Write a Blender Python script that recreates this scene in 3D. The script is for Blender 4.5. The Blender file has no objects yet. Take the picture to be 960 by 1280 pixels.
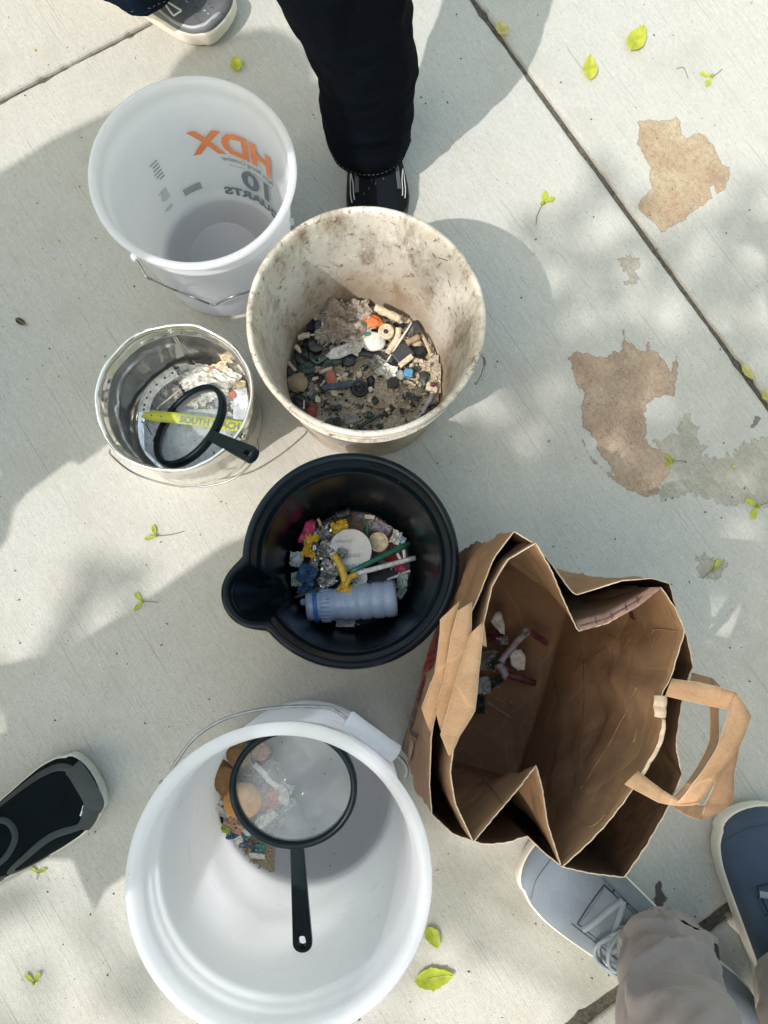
import bpy, bmesh, math, random
import numpy as np
from mathutils import Vector, Matrix, noise
random.seed(7)
S = bpy.context.scene
COL = S.collection
PI = math.pi

# ---------------------------------------------------------------- camera
CAMH = 1.15; FPX = 961.0
fw = Vector((22/FPX, 126/FPX, -1)).normalized()
rt = fw.cross(Vector((0, 1, 0))).normalized()
up = rt.cross(fw)
cd = bpy.data.cameras.new('camera'); cam = bpy.data.objects.new('camera', cd); COL.objects.link(cam)
cd.sensor_fit = 'VERTICAL'; cd.sensor_height = 36; cd.lens = 36*FPX/1280
cd.clip_start = .02; cd.clip_end = 500
cam.matrix_world = Matrix(((rt.x, up.x, -fw.x, 0), (rt.y, up.y, -fw.y, 0), (rt.z, up.z, -fw.z, CAMH), (0, 0, 0, 1)))
S.camera = cam

# ---------------------------------------------------------------- light
SUN_EL = math.radians(53); SUN_AZ = math.radians(40)      # light travels towards (cos, sin) of SUN_AZ
L = Vector((math.cos(SUN_AZ)*math.cos(SUN_EL), math.sin(SUN_AZ)*math.cos(SUN_EL), -math.sin(SUN_EL)))
W = bpy.data.worlds.new('World'); S.world = W; W.use_nodes = True
nt = W.node_tree; bg = nt.nodes['Background']
sky = nt.nodes.new('ShaderNodeTexSky'); sky.sky_type = 'NISHITA'; sky.sun_disc = False
sky.sun_elevation = SUN_EL
sky.sun_rotation = math.atan2(-L.x, -L.y)
sky.dust_density = 3; sky.ozone_density = 1.1
sky.air_density = 3.2
nt.links.new(sky.outputs[0], bg.inputs[0]); bg.inputs[1].default_value = 0.15
sd = bpy.data.lights.new('sun', 'SUN'); sd.energy = 2.0; sd.angle = math.radians(.5); sd.color = (1, .94, .90)
sun = bpy.data.objects.new('sun', sd); COL.objects.link(sun)
sun.rotation_euler = L.to_track_quat('-Z', 'Y').to_euler(); sun.location = (-3, -3, 5)
S.view_settings.view_transform = 'Standard'; S.view_settings.look = 'None'
S.view_settings.exposure = 0.85
S.view_settings.gamma = 1

# ---------------------------------------------------------------- helpers
def at(x, y, z=0.0):
    d = fw + rt*((x-480)/FPX) + up*((640-y)/FPX)
    return Vector((0, 0, CAMH)) + d*((z-CAMH)/d.z)
def mpp(x, y, z):
    return (at(x+1, y, z)-at(x, y, z)).length
def on_wall(px, py, cx, cy, R, inside):
    """height at which the ray through a pixel meets a round wall; R(z) is its radius"""
    best = None
    zs = np.linspace(0, 1, 400)*ZTOP
    prev = None
    for z in (zs if inside else zs[::-1]):
        p = at(px, py, z); d = math.hypot(p.x-cx, p.y-cy)-R(z)
        if prev is not None and (prev < 0) != (d < 0): return p
        prev = d
    return at(px, py, zs[-1])
ZTOP = .4
def nz(x, y=0, z=0): return noise.noise(Vector((x, y, z)))

class G:  # node helper
    def __init__(s, name):
        s.m = bpy.data.materials.new(name); s.m.use_nodes = True
        s.t = s.m.node_tree; s.n = s.t.nodes; s.p = s.n['Principled BSDF']; s.out = s.n['Material Output']
    def N(s, t, **k):
        n = s.n.new('ShaderNode'+t)
        for a, b in k.items():
            if a[:2] == 'i_':
                key = a[2:]; key = int(key) if key.isdigit() else key.replace('_', ' ')
                if isinstance(b, bpy.types.NodeSocket): s.t.links.new(b, n.inputs[key])
                else: n.inputs[key].default_value = b
            else: setattr(n, a, b)
        return n
    def link(s, a, b): s.t.links.new(a, b)
    def noise(s, vec, scale, detail=4, rough=.55):
        return s.N('TexNoise', i_Vector=vec, i_Scale=scale, i_Detail=detail, i_Roughness=rough).outputs[0]
    def ramp(s, fac, stops):
        r = s.N('ValToRGB', i_0=fac); e = r.color_ramp.elements
        while len(e) < len(stops): e.new(.5)
        for q, (p, c) in zip(e, stops):
            q.position = p; q.color = (*c, 1) if len(c) == 3 else c
        return r.outputs[0]
    def mix(s, f, a, b, mode='MIX'):
        n = s.n.new('ShaderNodeMix'); n.data_type = 'RGBA'; n.blend_type = mode
        for i, v in ((0, f), (6, a), (7, b)):
            if isinstance(v, bpy.types.NodeSocket): s.link(v, n.inputs[i])
            elif i == 0: n.inputs[0].default_value = v
            else: n.inputs[i].default_value = (*v, 1)
        return n.outputs[2]
    def math(s, op, a, b=0.0, clamp=False):
        n = s.n.new('ShaderNodeMath'); n.operation = op; n.use_clamp = clamp
        for i, v in enumerate((a, b)):
            if isinstance(v, bpy.types.NodeSocket): s.link(v, n.inputs[i])
            else: n.inputs[i].default_value = v
        return n.outputs[0]
    def bump(s, h, strength, dist=.001, prev=None):
        b = s.N('Bump', i_Height=h, i_Strength=strength, i_Distance=dist)
        if prev is not None: s.link(prev, b.inputs['Normal'])
        return b.outputs[0]

_mc = {}
def mat(name, col, rough=.6, var=.12, scale=60, bump=.0, metal=0, spec=.5, alpha=1, trans=0, coat=0, hue=None, sheen=0, dirt=0):
    key = (name, tuple(col), rough)
    if key in _mc: return _mc[key]
    g = G(name); vec = g.N('TexCoord').outputs['Object']
    f = g.noise(vec, scale, 5, .6)
    lo = tuple(c*(1-var) for c in col); hi = tuple(min(1, c*(1+var)) for c in (hue or col))
    cc = g.ramp(f, [(.3, lo), (.7, hi)])
    if dirt:
        wp = g.N('NewGeometry').outputs['Position']
        cc = g.mix(g.ramp(g.noise(wp, 160, 6, .75), [(.46, (0, 0, 0)), (.66, (dirt,)*3)]), cc, (.20, .155, .11))
    g.link(cc, g.p.inputs['Base Color'])
    g.p.inputs['Roughness'].default_value = rough; g.p.inputs['Metallic'].default_value = metal
    g.p.inputs['Specular IOR Level'].default_value = spec
    g.p.inputs['Coat Weight'].default_value = coat
    if sheen: g.p.inputs['Sheen Weight'].default_value = sheen
    if bump:
        g.link(g.bump(g.noise(vec, scale*3, 4), bump, .001), g.p.inputs['Normal'])
    if trans:  # thin plastic film that lets light through
        tr = g.N('BsdfTransparent'); mx = g.N('MixShader', i_0=trans)
        g.link(g.p.outputs[0], mx.inputs[1]); g.link(tr.outputs[0], mx.inputs[2]); g.link(mx.outputs[0], g.out.inputs[0])
    _mc[key] = g.m
    return g.m

def tag(o, label=None, cat=None, group=None, kind=None):
    if label: o['label'] = label
    if cat: o['category'] = cat
    if group: o['group'] = group
    if kind: o['kind'] = kind
    return o
def mesh(name, v, f, m=None, parent=None, smooth=True, label=None, cat=None, group=None, kind=None):
    me = bpy.data.meshes.new(name); me.from_pydata([tuple(a) for a in v], [], f); me.update()
    if smooth: me.polygons.foreach_set('use_smooth', [True]*len(me.polygons))
    o = bpy.data.objects.new(name, me); COL.objects.link(o)
    if m: me.materials.append(m)
    if parent: o.parent = parent
    return tag(o, label, cat, group, kind)
def center(o):
    """move a world-coordinate mesh's origin to its own middle"""
    me = o.data; n = len(me.vertices)
    if not n: return o
    c = np.empty(n*3); me.vertices.foreach_get('co', c); c = c.reshape(-1, 3); mid = (c.min(0)+c.max(0))/2; mid[2] = c[:, 2].min()
    me.vertices.foreach_set('co', (c-mid).ravel()); me.update(); o.location = mid
    return o
def empty(name, loc=(0, 0, 0), label=None, cat=None, group=None, rz=0):
    o = bpy.data.objects.new(name, None); COL.objects.link(o); o.location = loc; o.rotation_euler = (0, 0, rz)
    o.empty_display_size = .05
    return tag(o, label, cat, group)
def lathe(prof, n=96, closed=False, rf=None):
    v = []; f = []
    for i, (r, z) in enumerate(prof):
        for k in range(n):
            a = 2*PI*k/n; rr = rf(r, z, a) if rf else r
            v.append((rr*math.cos(a), rr*math.sin(a), z))
    m = len(prof)
    for i in range(m-1 if not closed else m):
        j = (i+1) % m
        for k in range(n):
            k2 = (k+1) % n; f.append((i*n+k, i*n+k2, j*n+k2, j*n+k))
    return v, f
def capped(v, f, n, first=True, last=True):
    m = len(v)//n; f = list(f)
    if first: f.append(tuple(range(n))[::-1])
    if last: f.append(tuple(range((m-1)*n, m*n)))
    return v, f
def tube(pts, r, n=8, cap=True):
    pts = [Vector(p) for p in pts]; v = []; f = []
    rr = r if isinstance(r, (list, tuple)) else [r]*len(pts)
    t0 = (pts[1]-pts[0]).normalized(); u = t0.orthogonal().normalized()
    for i, p in enumerate(pts):
        t = (pts[min(i+1, len(pts)-1)]-pts[max(i-1, 0)]).normalized()
        u = (u-t*u.dot(t)).normalized(); w = t.cross(u)
        for k in range(n):
            a = 2*PI*k/n; v.append(p+(u*math.cos(a)+w*math.sin(a))*rr[i])
    for i in range(len(pts)-1):
        for k in range(n):
            k2 = (k+1) % n; f.append((i*n+k, i*n+k2, (i+1)*n+k2, (i+1)*n+k))
    if cap: f.append(tuple(range(n))[::-1]); f.append(tuple(range((len(pts)-1)*n, len(pts)*n)))
    return v, f
def smoothline(pts, k=6):
    P = [Vector(p) for p in pts]; out = []
    for i in range(len(P)-1):
        a, b, c, d = P[max(i-1, 0)], P[i], P[i+1], P[min(i+2, len(P)-1)]
        for j in range(k):
            t = j/k
            out.append(.5*((2*b)+(c-a)*t+(2*a-5*b+4*c-d)*t*t+(3*b-a-3*c+d)*t**3))
    out.append(P[-1]); return out
def solid(o, t, off=0):
    m = o.modifiers.new('Solidify', 'SOLIDIFY'); m.thickness = t; m.offset = off; return o
def bevel(o, w, seg=2):
    m = o.modifiers.new('Bevel', 'BEVEL'); m.width = w; m.segments = seg; m.limit_method = 'ANGLE'; return o
def subd(o, k=1):
    m = o.modifiers.new('Subsurf', 'SUBSURF'); m.levels = k; m.render_levels = k; return o
def prism(outline, h, z0=0):
    n = len(outline)
    v = [(x, y, z0) for x, y in outline]+[(x, y, z0+h) for x, y in outline]
    f = [tuple(range(n))[::-1], tuple(range(n, 2*n))]+[(i, (i+1) % n, n+(i+1) % n, n+i) for i in range(n)]
    return v, f
def text_mesh(name, s, size, fn, m, parent, bold=0.0, subdiv=True, sx=1.0, align='LEFT', label=None, spacing=1.0):
    cu = bpy.data.curves.new(name, 'FONT'); cu.body = s; cu.size = size; cu.offset = bold; cu.resolution_u = 3
    cu.align_x = align; cu.space_character = spacing
    t = bpy.data.objects.new(name, cu); COL.objects.link(t)
    dg = bpy.context.evaluated_depsgraph_get(); me = bpy.data.meshes.new_from_object(t.evaluated_get(dg))
    bpy.data.objects.remove(t); bpy.data.curves.remove(cu)
    bm = bmesh.new(); bm.from_mesh(me); bmesh.ops.triangulate(bm, faces=bm.faces)
    if subdiv:
        bmesh.ops.subdivide_edges(bm, edges=[e for e in bm.edges if e.calc_length() > size*.15], cuts=2)
        bmesh.ops.triangulate(bm, faces=bm.faces)
    for v in bm.verts: v.co = fn(v.co.x*sx, v.co.y)
    bm.to_mesh(me); bm.free()
    o = bpy.data.objects.new(name, me); COL.objects.link(o); me.materials.clear(); me.materials.append(m)
    if parent: o.parent = parent
    if label: o['label'] = label
    return o
def skin(name, V, Ed, R, m, parent, sub=1):
    me = bpy.data.meshes.new(name); me.from_pydata(V, Ed, []); o = bpy.data.objects.new(name, me); COL.objects.link(o)
    o.modifiers.new('s', 'SKIN')
    me.skin_vertices.new() if not me.skin_vertices else None
    for i, r in enumerate(R):
        sv = me.skin_vertices[0].data[i]; sv.radius = (r, r) if not isinstance(r, tuple) else r; sv.use_root = (i == 0)
    s2 = o.modifiers.new('u', 'SUBSURF'); s2.levels = sub; s2.render_levels = sub
    dg = bpy.context.evaluated_depsgraph_get(); m2 = bpy.data.meshes.new_from_object(o.evaluated_get(dg))
    o.modifiers.clear(); o.data = m2; m2.materials.clear(); m2.materials.append(m)
    m2.polygons.foreach_set('use_smooth', [True]*len(m2.polygons)); o.parent = parent
    return o

# ---------------------------------------------------------------- concrete pavement
J1a, J1b = at(593, 0), at(960, 505); J2a, J2b = at(0, 125), at(180, 32); J3a, J3b = at(735, 1272), at(900, 1148)
D1 = (J1b-J1a).normalized(); ANG = math.atan2(D1.y, D1.x)
def concrete(name, stain=None):
    g = G(name); pos = g.N('NewGeometry').outputs['Position']
    mp = g.N('Mapping', i_Vector=pos, i_Rotation=(0, 0, -ANG)); v = mp.outputs[0]
    long = g.N('Mapping', i_Vector=v, i_Scale=(1, 26, 1)).outputs[0]
    long2 = g.N('Mapping', i_Vector=v, i_Scale=(1, 9, 1)).outputs[0]
    broom = g.noise(long, 22, 4, .65)
    fine = g.noise(v, 900, 3, .6); mid = g.noise(v, 160, 5, .65); big = g.noise(v, 3.2, 5, .6)
    c = g.ramp(big, [(.25, (.42, .398, .374)), (.75, (.535, .51, .482))])
    c = g.mix(.85, c, g.ramp(broom, [(.30, (.26, .252, .23)), (.58, (.54, .535, .495))]), 'MIX')
    hair = g.noise(g.N('Mapping', i_Vector=v, i_Scale=(1, 40, 1)).outputs[0], 55, 3, .7)
    c = g.mix(.48, c, g.ramp(hair, [(.36, (.17, .165, .148)), (.60, (.62, .61, .565))]), 'MIX')
    c = g.mix(.46, c, g.ramp(fine, [(.36, (.19, .185, .165)), (.6, (.64, .635, .59))]), 'MIX')
    c = g.mix(.14, c, g.ramp(mid, [(.34, (.23, .225, .205)), (.66, (.60, .595, .555))]), 'MIX')
    lines = g.noise(g.N('Mapping', i_Vector=v, i_Scale=(.35, 60, 1)).outputs[0], 9, 2, .5)   # single deeper broom strokes
    c = g.mix(g.ramp(lines, [(.30, (.5, .5, .5)), (.335, (0, 0, 0))]), c, (.19, .18, .155), 'MIX')
    sp = g.noise(v, 330, 2, .5)
    c = g.mix(g.ramp(sp, [(.665, (0, 0, 0)), (.71, (.6, .6, .6))]), c, (.10, .095, .085), 'MIX')
    sc = g.noise(long, 6, 2, .5)   # a few darker scratches along the broom strokes
    c = g.mix(g.ramp(sc, [(.27, (.35, .35, .35)), (.31, (0, 0, 0))]), c, (.2, .19, .17), 'MIX')
    blot = g.noise(v, 9, 6, .7)
    c = g.mix(g.ramp(blot, [(.50, (0, 0, 0)), (.75, (.55, .55, .55))]), c, (.35, .33, .285), 'MIX')
    if stain: c = stain(g, c, v, fine, pos)
    g.link(c, g.p.inputs['Base Color']); g.p.inputs['Roughness'].default_value = .85
    g.p.inputs['Specular IOR Level'].default_value = .25
    b = g.bump(broom, .35, .0012); b = g.bump(fine, .35, .0006, b); b = g.bump(hair, .3, .0008, b)
    g.link(b, g.p.inputs['Normal'])
    return g
m_conc = concrete('broomed_concrete').m
def line_x(p, d, q, e):   # intersection of two 2-D lines
    den = d.x*e.y-d.y*e.x; w = q-p; t = (w.x*e.y-w.y*e.x)/den; return Vector((p.x+d.x*t, p.y+d.y*t))
d2 = (J2b-J2a); d3 = (J3b-J3a)
dx = ((d2.normalized()+d3.normalized())/2)
longs = [(J1a+Vector((-D1.y, D1.x, 0))*k*1.5*(-1 if False else 1), D1) for k in (-2, -1, 0, 1, 2)]
cross = [(J2a-D1*1.5, d2), (J2a, d2), (J3a, d3), (J3a+D1*1.5, d3)]
pave = empty('pavement'); pave['kind'] = 'structure'
HALF = {0: .0032}
def joint_half(kind, idx): return {('l', 2): .0042, ('c', 1): .0022, ('c', 2): .009}.get((kind, idx), .004)
for i in range(4):
    for j in range(3):
        (p0, e0), (p1, e1) = longs[i], longs[i+1]; (q0, f0), (q1, f1) = cross[j], cross[j+1]
        def off(p, e, w, sgn):
            n = Vector((-e.y, e.x, 0)).normalized(); return p+n*w*sgn
        a0 = off(p0, e0, joint_half('l', i), 1); a1 = off(p1, e1, joint_half('l', i+1), -1)
        b0 = off(q0, f0, joint_half('c', j), -1); b1 = off(q1, f1, joint_half('c', j+1), 1)
        C4 = [line_x(a0, e0, b0, f0), line_x(a0, e0, b1, f1), line_x(a1, e1, b1, f1), line_x(a1, e1, b0, f0)]
        cen = sum(C4, Vector((0, 0)))/4
        if (C4[1]-C4[0]).cross(C4[2]-C4[1]) < 0: C4 = C4[::-1]
        # top with a tooled, rounded edge; the outline wanders a little like a hand-tooled joint
        def ring(inset, z):
            out = []
            for k in range(4):
                A, B = C4[k], C4[(k+1) % 4]; n = Vector((-(B-A).y, (B-A).x)).normalized()
                prevd = (C4[k]-C4[k-1]).normalized(); n0 = Vector((-prevd.y, prevd.x))
                nn = 150
                for s in range(nn):
                    t = s/nn; p = A.lerp(B, t)
                    w = nz(p.x*14, p.y*14, 3)*.0016+nz(p.x*60, p.y*60, 9)*.0010+max(0, nz(p.x*45, p.y*45, 21)-.32)*.010
                    q = p+n*(inset+w)
                    if s == 0: q = A+(n+n0)*(inset+w)
                    out.append((q.x, q.y, z))
            return out
        rings = [ring(0, -.05), ring(0, -.0075), ring(.0012, -.003), ring(.0035, -.0008), ring(.008, 0)]
        n = len(rings[0]); v = sum(rings, []); f = []
        for r_ in range(4):
            for k in range(n): f.append((r_*n+k, r_*n+(k+1) % n, (r_+1)*n+(k+1) % n, (r_+1)*n+k))
        f.append(tuple(range(4*n, 5*n)))
        mesh('slab', v, f, m_conc, pave, smooth=False)
g = G('joint_dirt'); pos = g.N('NewGeometry').outputs['Position']
g.link(g.ramp(g.noise(pos, 220, 5, .7), [(.3, (.03, .027, .022)), (.7, (.15, .13, .105))]), g.p.inputs['Base Color'])
g.link(g.bump(g.noise(pos, 400, 4), .8, .002), g.p.inputs['Normal']); g.p.inputs['Roughness'].default_value = .95
mesh('joint_bed', [(-4, -4, -.007), (4, -4, -.007), (4, 4, -.007), (-4, 4, -.007)], [(0, 1, 2, 3)], g.m, pave, False)
mesh('ground', [(-200, -200, -.06), (200, -200, -.06), (200, 200, -.06), (-200, 200, -.06)], [(0, 1, 2, 3)], m_conc, None, False, kind='structure')

# ---------------------------------------------------------------- stains on the slabs
def stain_sheet(pts, base, label, edge=.0, z=.0006, jag=4, fray=.5, strength=1.0, name='dried_stain'):
    P = [at(x, y, 0) for x, y in pts]; Q = []
    for i in range(len(P)):
        a, b = P[i], P[(i+1) % len(P)]; k = 14
        for s in range(k):
            p = a.lerp(b, s/k); n = Vector((-(b-a).y, (b-a).x, 0)).normalized()
            w = nz(p.x*90, p.y*90, 1)*.006*fray+nz(p.x*300, p.y*300, 5)*.003*fray
            Q.append(p+n*w)
    gg = concrete('stained_concrete', base)
    A = np.array([(p.x, p.y) for p in Q]); Bq = np.roll(A, -1, 0); h = .0018
    x0, y0 = A.min(0)-.004; x1, y1 = A.max(0)+.004; nx, ny = int((x1-x0)/h)+1, int((y1-y0)/h)+1
    gx, gy = np.meshgrid(x0+h*np.arange(nx), y0+h*np.arange(ny), indexing='ij'); px_ = gx.ravel()[:, None]; py_ = gy.ravel()[:, None]
    ins = np.zeros(nx*ny, bool); dist = np.full(nx*ny, 9.0)
    for (ax_, ay_), (bx_, by_) in zip(A, Bq):
        c_ = ((ay_ > py_[:, 0]) != (by_ > py_[:, 0])); ins ^= c_ & (px_[:, 0] < (bx_-ax_)*(py_[:, 0]-ay_)/((by_-ay_) or 1e-12)+ax_)
        ex, ey = bx_-ax_, by_-ay_; t_ = np.clip(((px_[:, 0]-ax_)*ex+(py_[:, 0]-ay_)*ey)/(ex*ex+ey*ey+1e-15), 0, 1)
        dist = np.minimum(dist, np.hypot(px_[:, 0]-ax_-t_*ex, py_[:, 0]-ay_-t_*ey))
    sd_ = np.where(ins, dist, -dist)*1000      # millimetres inside the outline
    keep = sd_.reshape(nx, ny) > -3; idx = -np.ones((nx, ny), int); idx[keep] = np.arange(keep.sum())
    V = [(a, b, z) for a, b in zip(gx[keep], gy[keep])]
    F = [(idx[a, b], idx[a+1, b], idx[a+1, b+1], idx[a, b+1]) for a in range(nx-1) for b in range(ny-1) if keep[a, b] and keep[a+1, b] and keep[a+1, b+1] and keep[a, b+1]]
    F = [tuple(int(q) for q in f_) for f_ in F]
    o = mesh(name, V, F, gg.m, None, False, label, 'stain')
    at_ = o.data.attributes.new('border', 'FLOAT', 'POINT'); at_.data.foreach_set('value', sd_.reshape(nx, ny)[keep].astype(np.float32))
    return gg, center(o)
def brown(col, k, thr, tide=.45, asc=170, soft=5.0, pw=.10):
    def fn(g, c, v, fine, pos):
        st = g.noise(v, 17, 6, .7)
        col2 = g.mix(g.ramp(st, [(.32, (0, 0, 0)), (.72, (1, 1, 1))]), tuple(q*.76 for q in col), tuple(min(1, q*1.28) for q in col))
        c2 = g.mix(1.0, c, col2, 'MULTIPLY')
        c2 = g.mix(k, c, c2)
        # ragged transparency: speckled break-up where the film is thin
        at_ = g.N('Attribute', attribute_name='border').outputs['Fac']
        nz_ = g.noise(v, asc, 6, .8); e_ = g.math('ADD', at_, g.math('MULTIPLY', g.math('SUBTRACT', nz_, .5), soft))
        e01 = g.math('MULTIPLY', e_, .1, True)
        c2 = g.mix(g.ramp(e01, [(.02, (tide,)*3), (.16, (tide*.7,)*3), (.42, (0, 0, 0))]), c2, tuple(q*.36 for q in col))
        t = g.N('BsdfTransparent'); ms = g.N('MixShader'); g.link(g.p.outputs[0], ms.inputs[2]); g.link(t.outputs[0], ms.inputs[1])
        al = g.math('MULTIPLY', g.ramp(nz_, [(thr, (.62,)*3), (thr+pw, (1, 1, 1))]), g.ramp(e01, [(.0, (0, 0, 0)), (.22, (1, 1, 1))]))
        g.link(al, ms.inputs[0]); g.link(ms.outputs[0], g.out.inputs[0])
        return c2
    return fn
stain_sheet([(797, 152), (812, 149), (828, 152), (845, 146), (850, 152), (852, 166), (858, 172), (872, 165), (882, 168), (890, 182), (898, 196), (904, 206), (912, 209), (913, 224), (906, 238), (896, 243), (893, 232), (888, 234), (890, 249), (878, 257), (866, 264), (856, 275), (848, 281), (838, 284), (827, 291), (818, 280), (806, 270), (796, 258), (802, 248), (814, 236), (811, 224), (813, 210), (804, 196), (797, 180), (799, 166)],
            brown((1.0, .69, .51), 1, .30, .28, 120, 8, .22), 'tan stain with crisp ragged edges beside the pavement joint, the one lying wholly in sun')
stain_sheet([(710, 450), (716, 441), (732, 440), (746, 446), (762, 444), (770, 437), (776, 440), (779, 425), (778, 410), (783, 425), (790, 432), (799, 436), (806, 437), (812, 421), (812, 436), (822, 441), (832, 452), (838, 464), (845, 445), (847, 458), (844, 478), (845, 494), (832, 495), (818, 497), (808, 506), (806, 518), (809, 532), (805, 546), (812, 556), (826, 562), (838, 572), (838, 590), (826, 604), (820, 618), (812, 623), (800, 619), (788, 614), (774, 606), (760, 596), (750, 584), (738, 574), (732, 564), (727, 546), (734, 562), (744, 577), (756, 588), (767, 594), (762, 584), (752, 573), (744, 557), (738, 540), (727, 534), (727, 510), (730, 492), (722, 484), (717, 470), (713, 458)],
            brown((.86, .62, .49), 1, .30, .32, 120, 9, .22), 'pinkish brown stain with spiky upper edge, the larger one below the slab joint', fray=.8)
stain_sheet([(812, 555), (836, 545), (848, 525), (860, 520), (872, 530), (874, 545), (884, 556), (876, 570), (892, 572), (912, 566), (930, 556), (960, 545), (975, 540), (975, 640), (960, 636), (930, 628), (905, 634), (880, 622), (860, 618), (838, 628), (815, 622), (822, 600), (838, 580), (826, 565)],
            brown((.97, .87, .70), .65, .36, .0, 22, 26, .3), 'faint greenish grey damp patch spreading right from the pinkish brown stain', z=.0003, fray=2)
stain_sheet([(772, 325), (788, 316), (800, 322), (794, 338), (802, 350), (790, 358), (778, 352), (784, 340)],
            brown((.84, .74, .6), .7, .38, .0, 40, 8, .3), 'small faint smudge by the slab joint between the two brown stains', z=.0003, fray=2)
stain_sheet([(868, 700), (880, 692), (905, 700), (908, 716), (892, 728), (872, 722)],
            brown((.86, .78, .64), .7, .38, .0, 40, 8, .3), 'small pale smear under the leaf bud above the paper bag', z=.0003, fray=2)
stain_sheet([(818, 1108), (824, 1098), (829, 1104), (828, 1112), (834, 1122), (828, 1132), (819, 1134), (816, 1124), (820, 1116)],
            brown((.22, .21, .2), 1, .2), 'small dark wet spot on the concrete between the two blue grey shoes', fray=.5)
stain_sheet([(938, 528), (944, 521), (950, 522), (948, 530), (942, 535), (937, 534)],
            brown((.4, .39, .38), 1, .3), 'tiny dark smudge right of the pinkish brown stain', fray=1)

# ================================================================ CONTAINERS
def bucket_parts(root, R, Rb, H, m, lip=.011, wall=.0022, bands=(), inner_steps=(), liph=.011, n=128, base_ring=None, inner_m=None, lipm=None, wob=.0):
    """R outer rim radius, Rb outer base radius.  Open shell with rolled lip, stiffening bands and a floor."""
    Ro = lambda z: Rb+(R-lip-Rb)*min(1, z/(H-.02))
    prof = [(Rb-.012, .0015), (Rb-.006, 0), (Rb-.001, .002), (Rb+.0005, .007)]
    zs = [H*.2, H*.4]
    prof += [(Ro(z), z) for z in zs]
    for z0, hh, ex in bands: prof += [(Ro(z0), z0), (Ro(z0)+ex, z0+.0015), (Ro(z0+hh)+ex, z0+hh-.0015), (Ro(z0+hh), z0+hh)]
    prof.sort(key=lambda q: q[1])
    prof += [(Ro(H-liph-.003), H-liph-.003), (R-lip*.25, H-liph), (R-.001, H-liph+.002), (R, H-.004), (R-.0015, H-.001), (R-.004, H),
             (R-lip+.001, H-.0008), (R-lip-wall*.3, H-.004)]
    ins = [(Ro(z)-wall, z) for z in (H-.012,)]
    for z0, d in inner_steps: ins += [(Ro(z0)-wall, z0), (Ro(z0)-wall-d, z0-.003)]
    prof += ins
    d = sum(q[1] for q in inner_steps)
    prof += [(Ro(z)-wall-d*z/H, z) for z in (H*.6, H*.35, H*.12, .02)]
    prof += [(Rb-wall-.001, .011), (Rb-wall-.005, .0065), (Rb-wall-.011, .0052)]
    if base_ring: prof += [(base_ring+.002, .005), (base_ring+.001, .0062), (base_ring-.001, .0062), (base_ring-.002, .005)]
    prof += [(.002, .0048)]
    v, f = lathe(prof, n)
    if wob: v = [(x+nz(x*9, y*9, z*9)*wob, y+nz(x*9, y*9, z*9+7)*wob, z) for x, y, z in v]
    f.append(tuple(range((len(prof)-1)*n, len(prof)*n)))
    f.append(tuple(range(n))[::-1])
    o = mesh('shell', v, f, m, root)
    return o, Ro

# ---- 1. translucent mixing bucket
def plastic(name, col, rough, transl, dirt=None, bumpy=.0, spec=.5, scratch=.06):
    g = G(name); v = g.N('TexCoord').outputs['Object']
    c = g.mix(g.ramp(g.noise(v, 14, 5, .6), [(.4, (0, 0, 0)), (.75, (scratch*3,)*3)]), col, tuple(q*.8 for q in col))
    if scratch:      # scuffs, grit and hairline scratches
        sc_ = g.N('Mapping', i_Vector=v, i_Rotation=(.3, .5, .9), i_Scale=(1, 9, 2.5)).outputs[0]
        c = g.mix(g.ramp(g.noise(sc_, 45, 3, .6), [(.70, (0, 0, 0)), (.74, (min(.6, scratch*14),)*3)]), c, tuple(q*.55 for q in col) if col[0] > .3 else (.05, .055, .06))
        c = g.mix(g.ramp(g.noise(v, 170, 3, .6), [(.70, (0, 0, 0)), (.75, (min(.8, scratch*22),)*3)]), c, (.32, .27, .21) if col[0] > .3 else (.08, .07, .06))
    if dirt: c = dirt(g, c, v)
    g.link(c, g.p.inputs['Base Color'])
    g.link(g.ramp(g.noise(v, 30, 5, .6), [(.3, (rough*.85,)*3), (.7, (rough*1.2,)*3)]), g.p.inputs['Roughness'])
    g.p.inputs['Specular IOR Level'].default_value = spec
    if bumpy: g.link(g.bump(g.noise(v, 130, 4), bumpy, .001), g.p.inputs['Normal'])
    if transl:
        t = g.N('BsdfTranslucent'); mx = g.N('MixShader', i_0=transl); g.link(c, t.inputs[0])
        g.link(g.p.outputs[0], mx.inputs[1]); g.link(t.outputs[0], mx.inputs[2]); g.link(mx.outputs[0], g.out.inputs[0])
    return g.m
m_clear = plastic('translucent_plastic', (.87, .89, .93), .32, .58, spec=.35, scratch=.02)
B1 = (-.222, .5558); B1H = .2365; B1R = .132; B1b = .101
b1 = empty('bucket', (*B1, 0), 'translucent white mixing bucket with orange and grey print on its wall, empty', 'bucket')
_, R1 = bucket_parts(b1, B1R, B1b, B1H, m_clear, lip=.010, wall=.0016, liph=.010, bands=((.19, .008, .0016),), inner_steps=((B1H-.030, .0022),), base_ring=.052)
m_or = mat('orange_print', (.78, .26, .10), .5, .1); m_gp = mat('grey_print', (.17, .21, .24), .5, .1); m_gl = mat('pale_grey_print', (.36, .40, .43), .5, .2)
def b1map(ang0, z0, rot=0, mirror=True):
    """print on the far wall, read from inside: mirrored round the bucket"""
    def fn(x, y):
        c, s = math.cos(rot), math.sin(rot); x, y = x*c-y*s, x*s+y*c
        z = z0+y; r = R1(z)-.0016-.0044
        a = ang0+(x/.108)*(1 if mirror else -1)
        return Vector((r*math.cos(a), r*math.sin(a), z))
    return fn
def b1pix(px, py):
    p = on_wall(px, py, *B1, lambda z: R1(z)-.004, True); return math.atan2(p.y-B1[1], p.x-B1[0]), p.z
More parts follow.
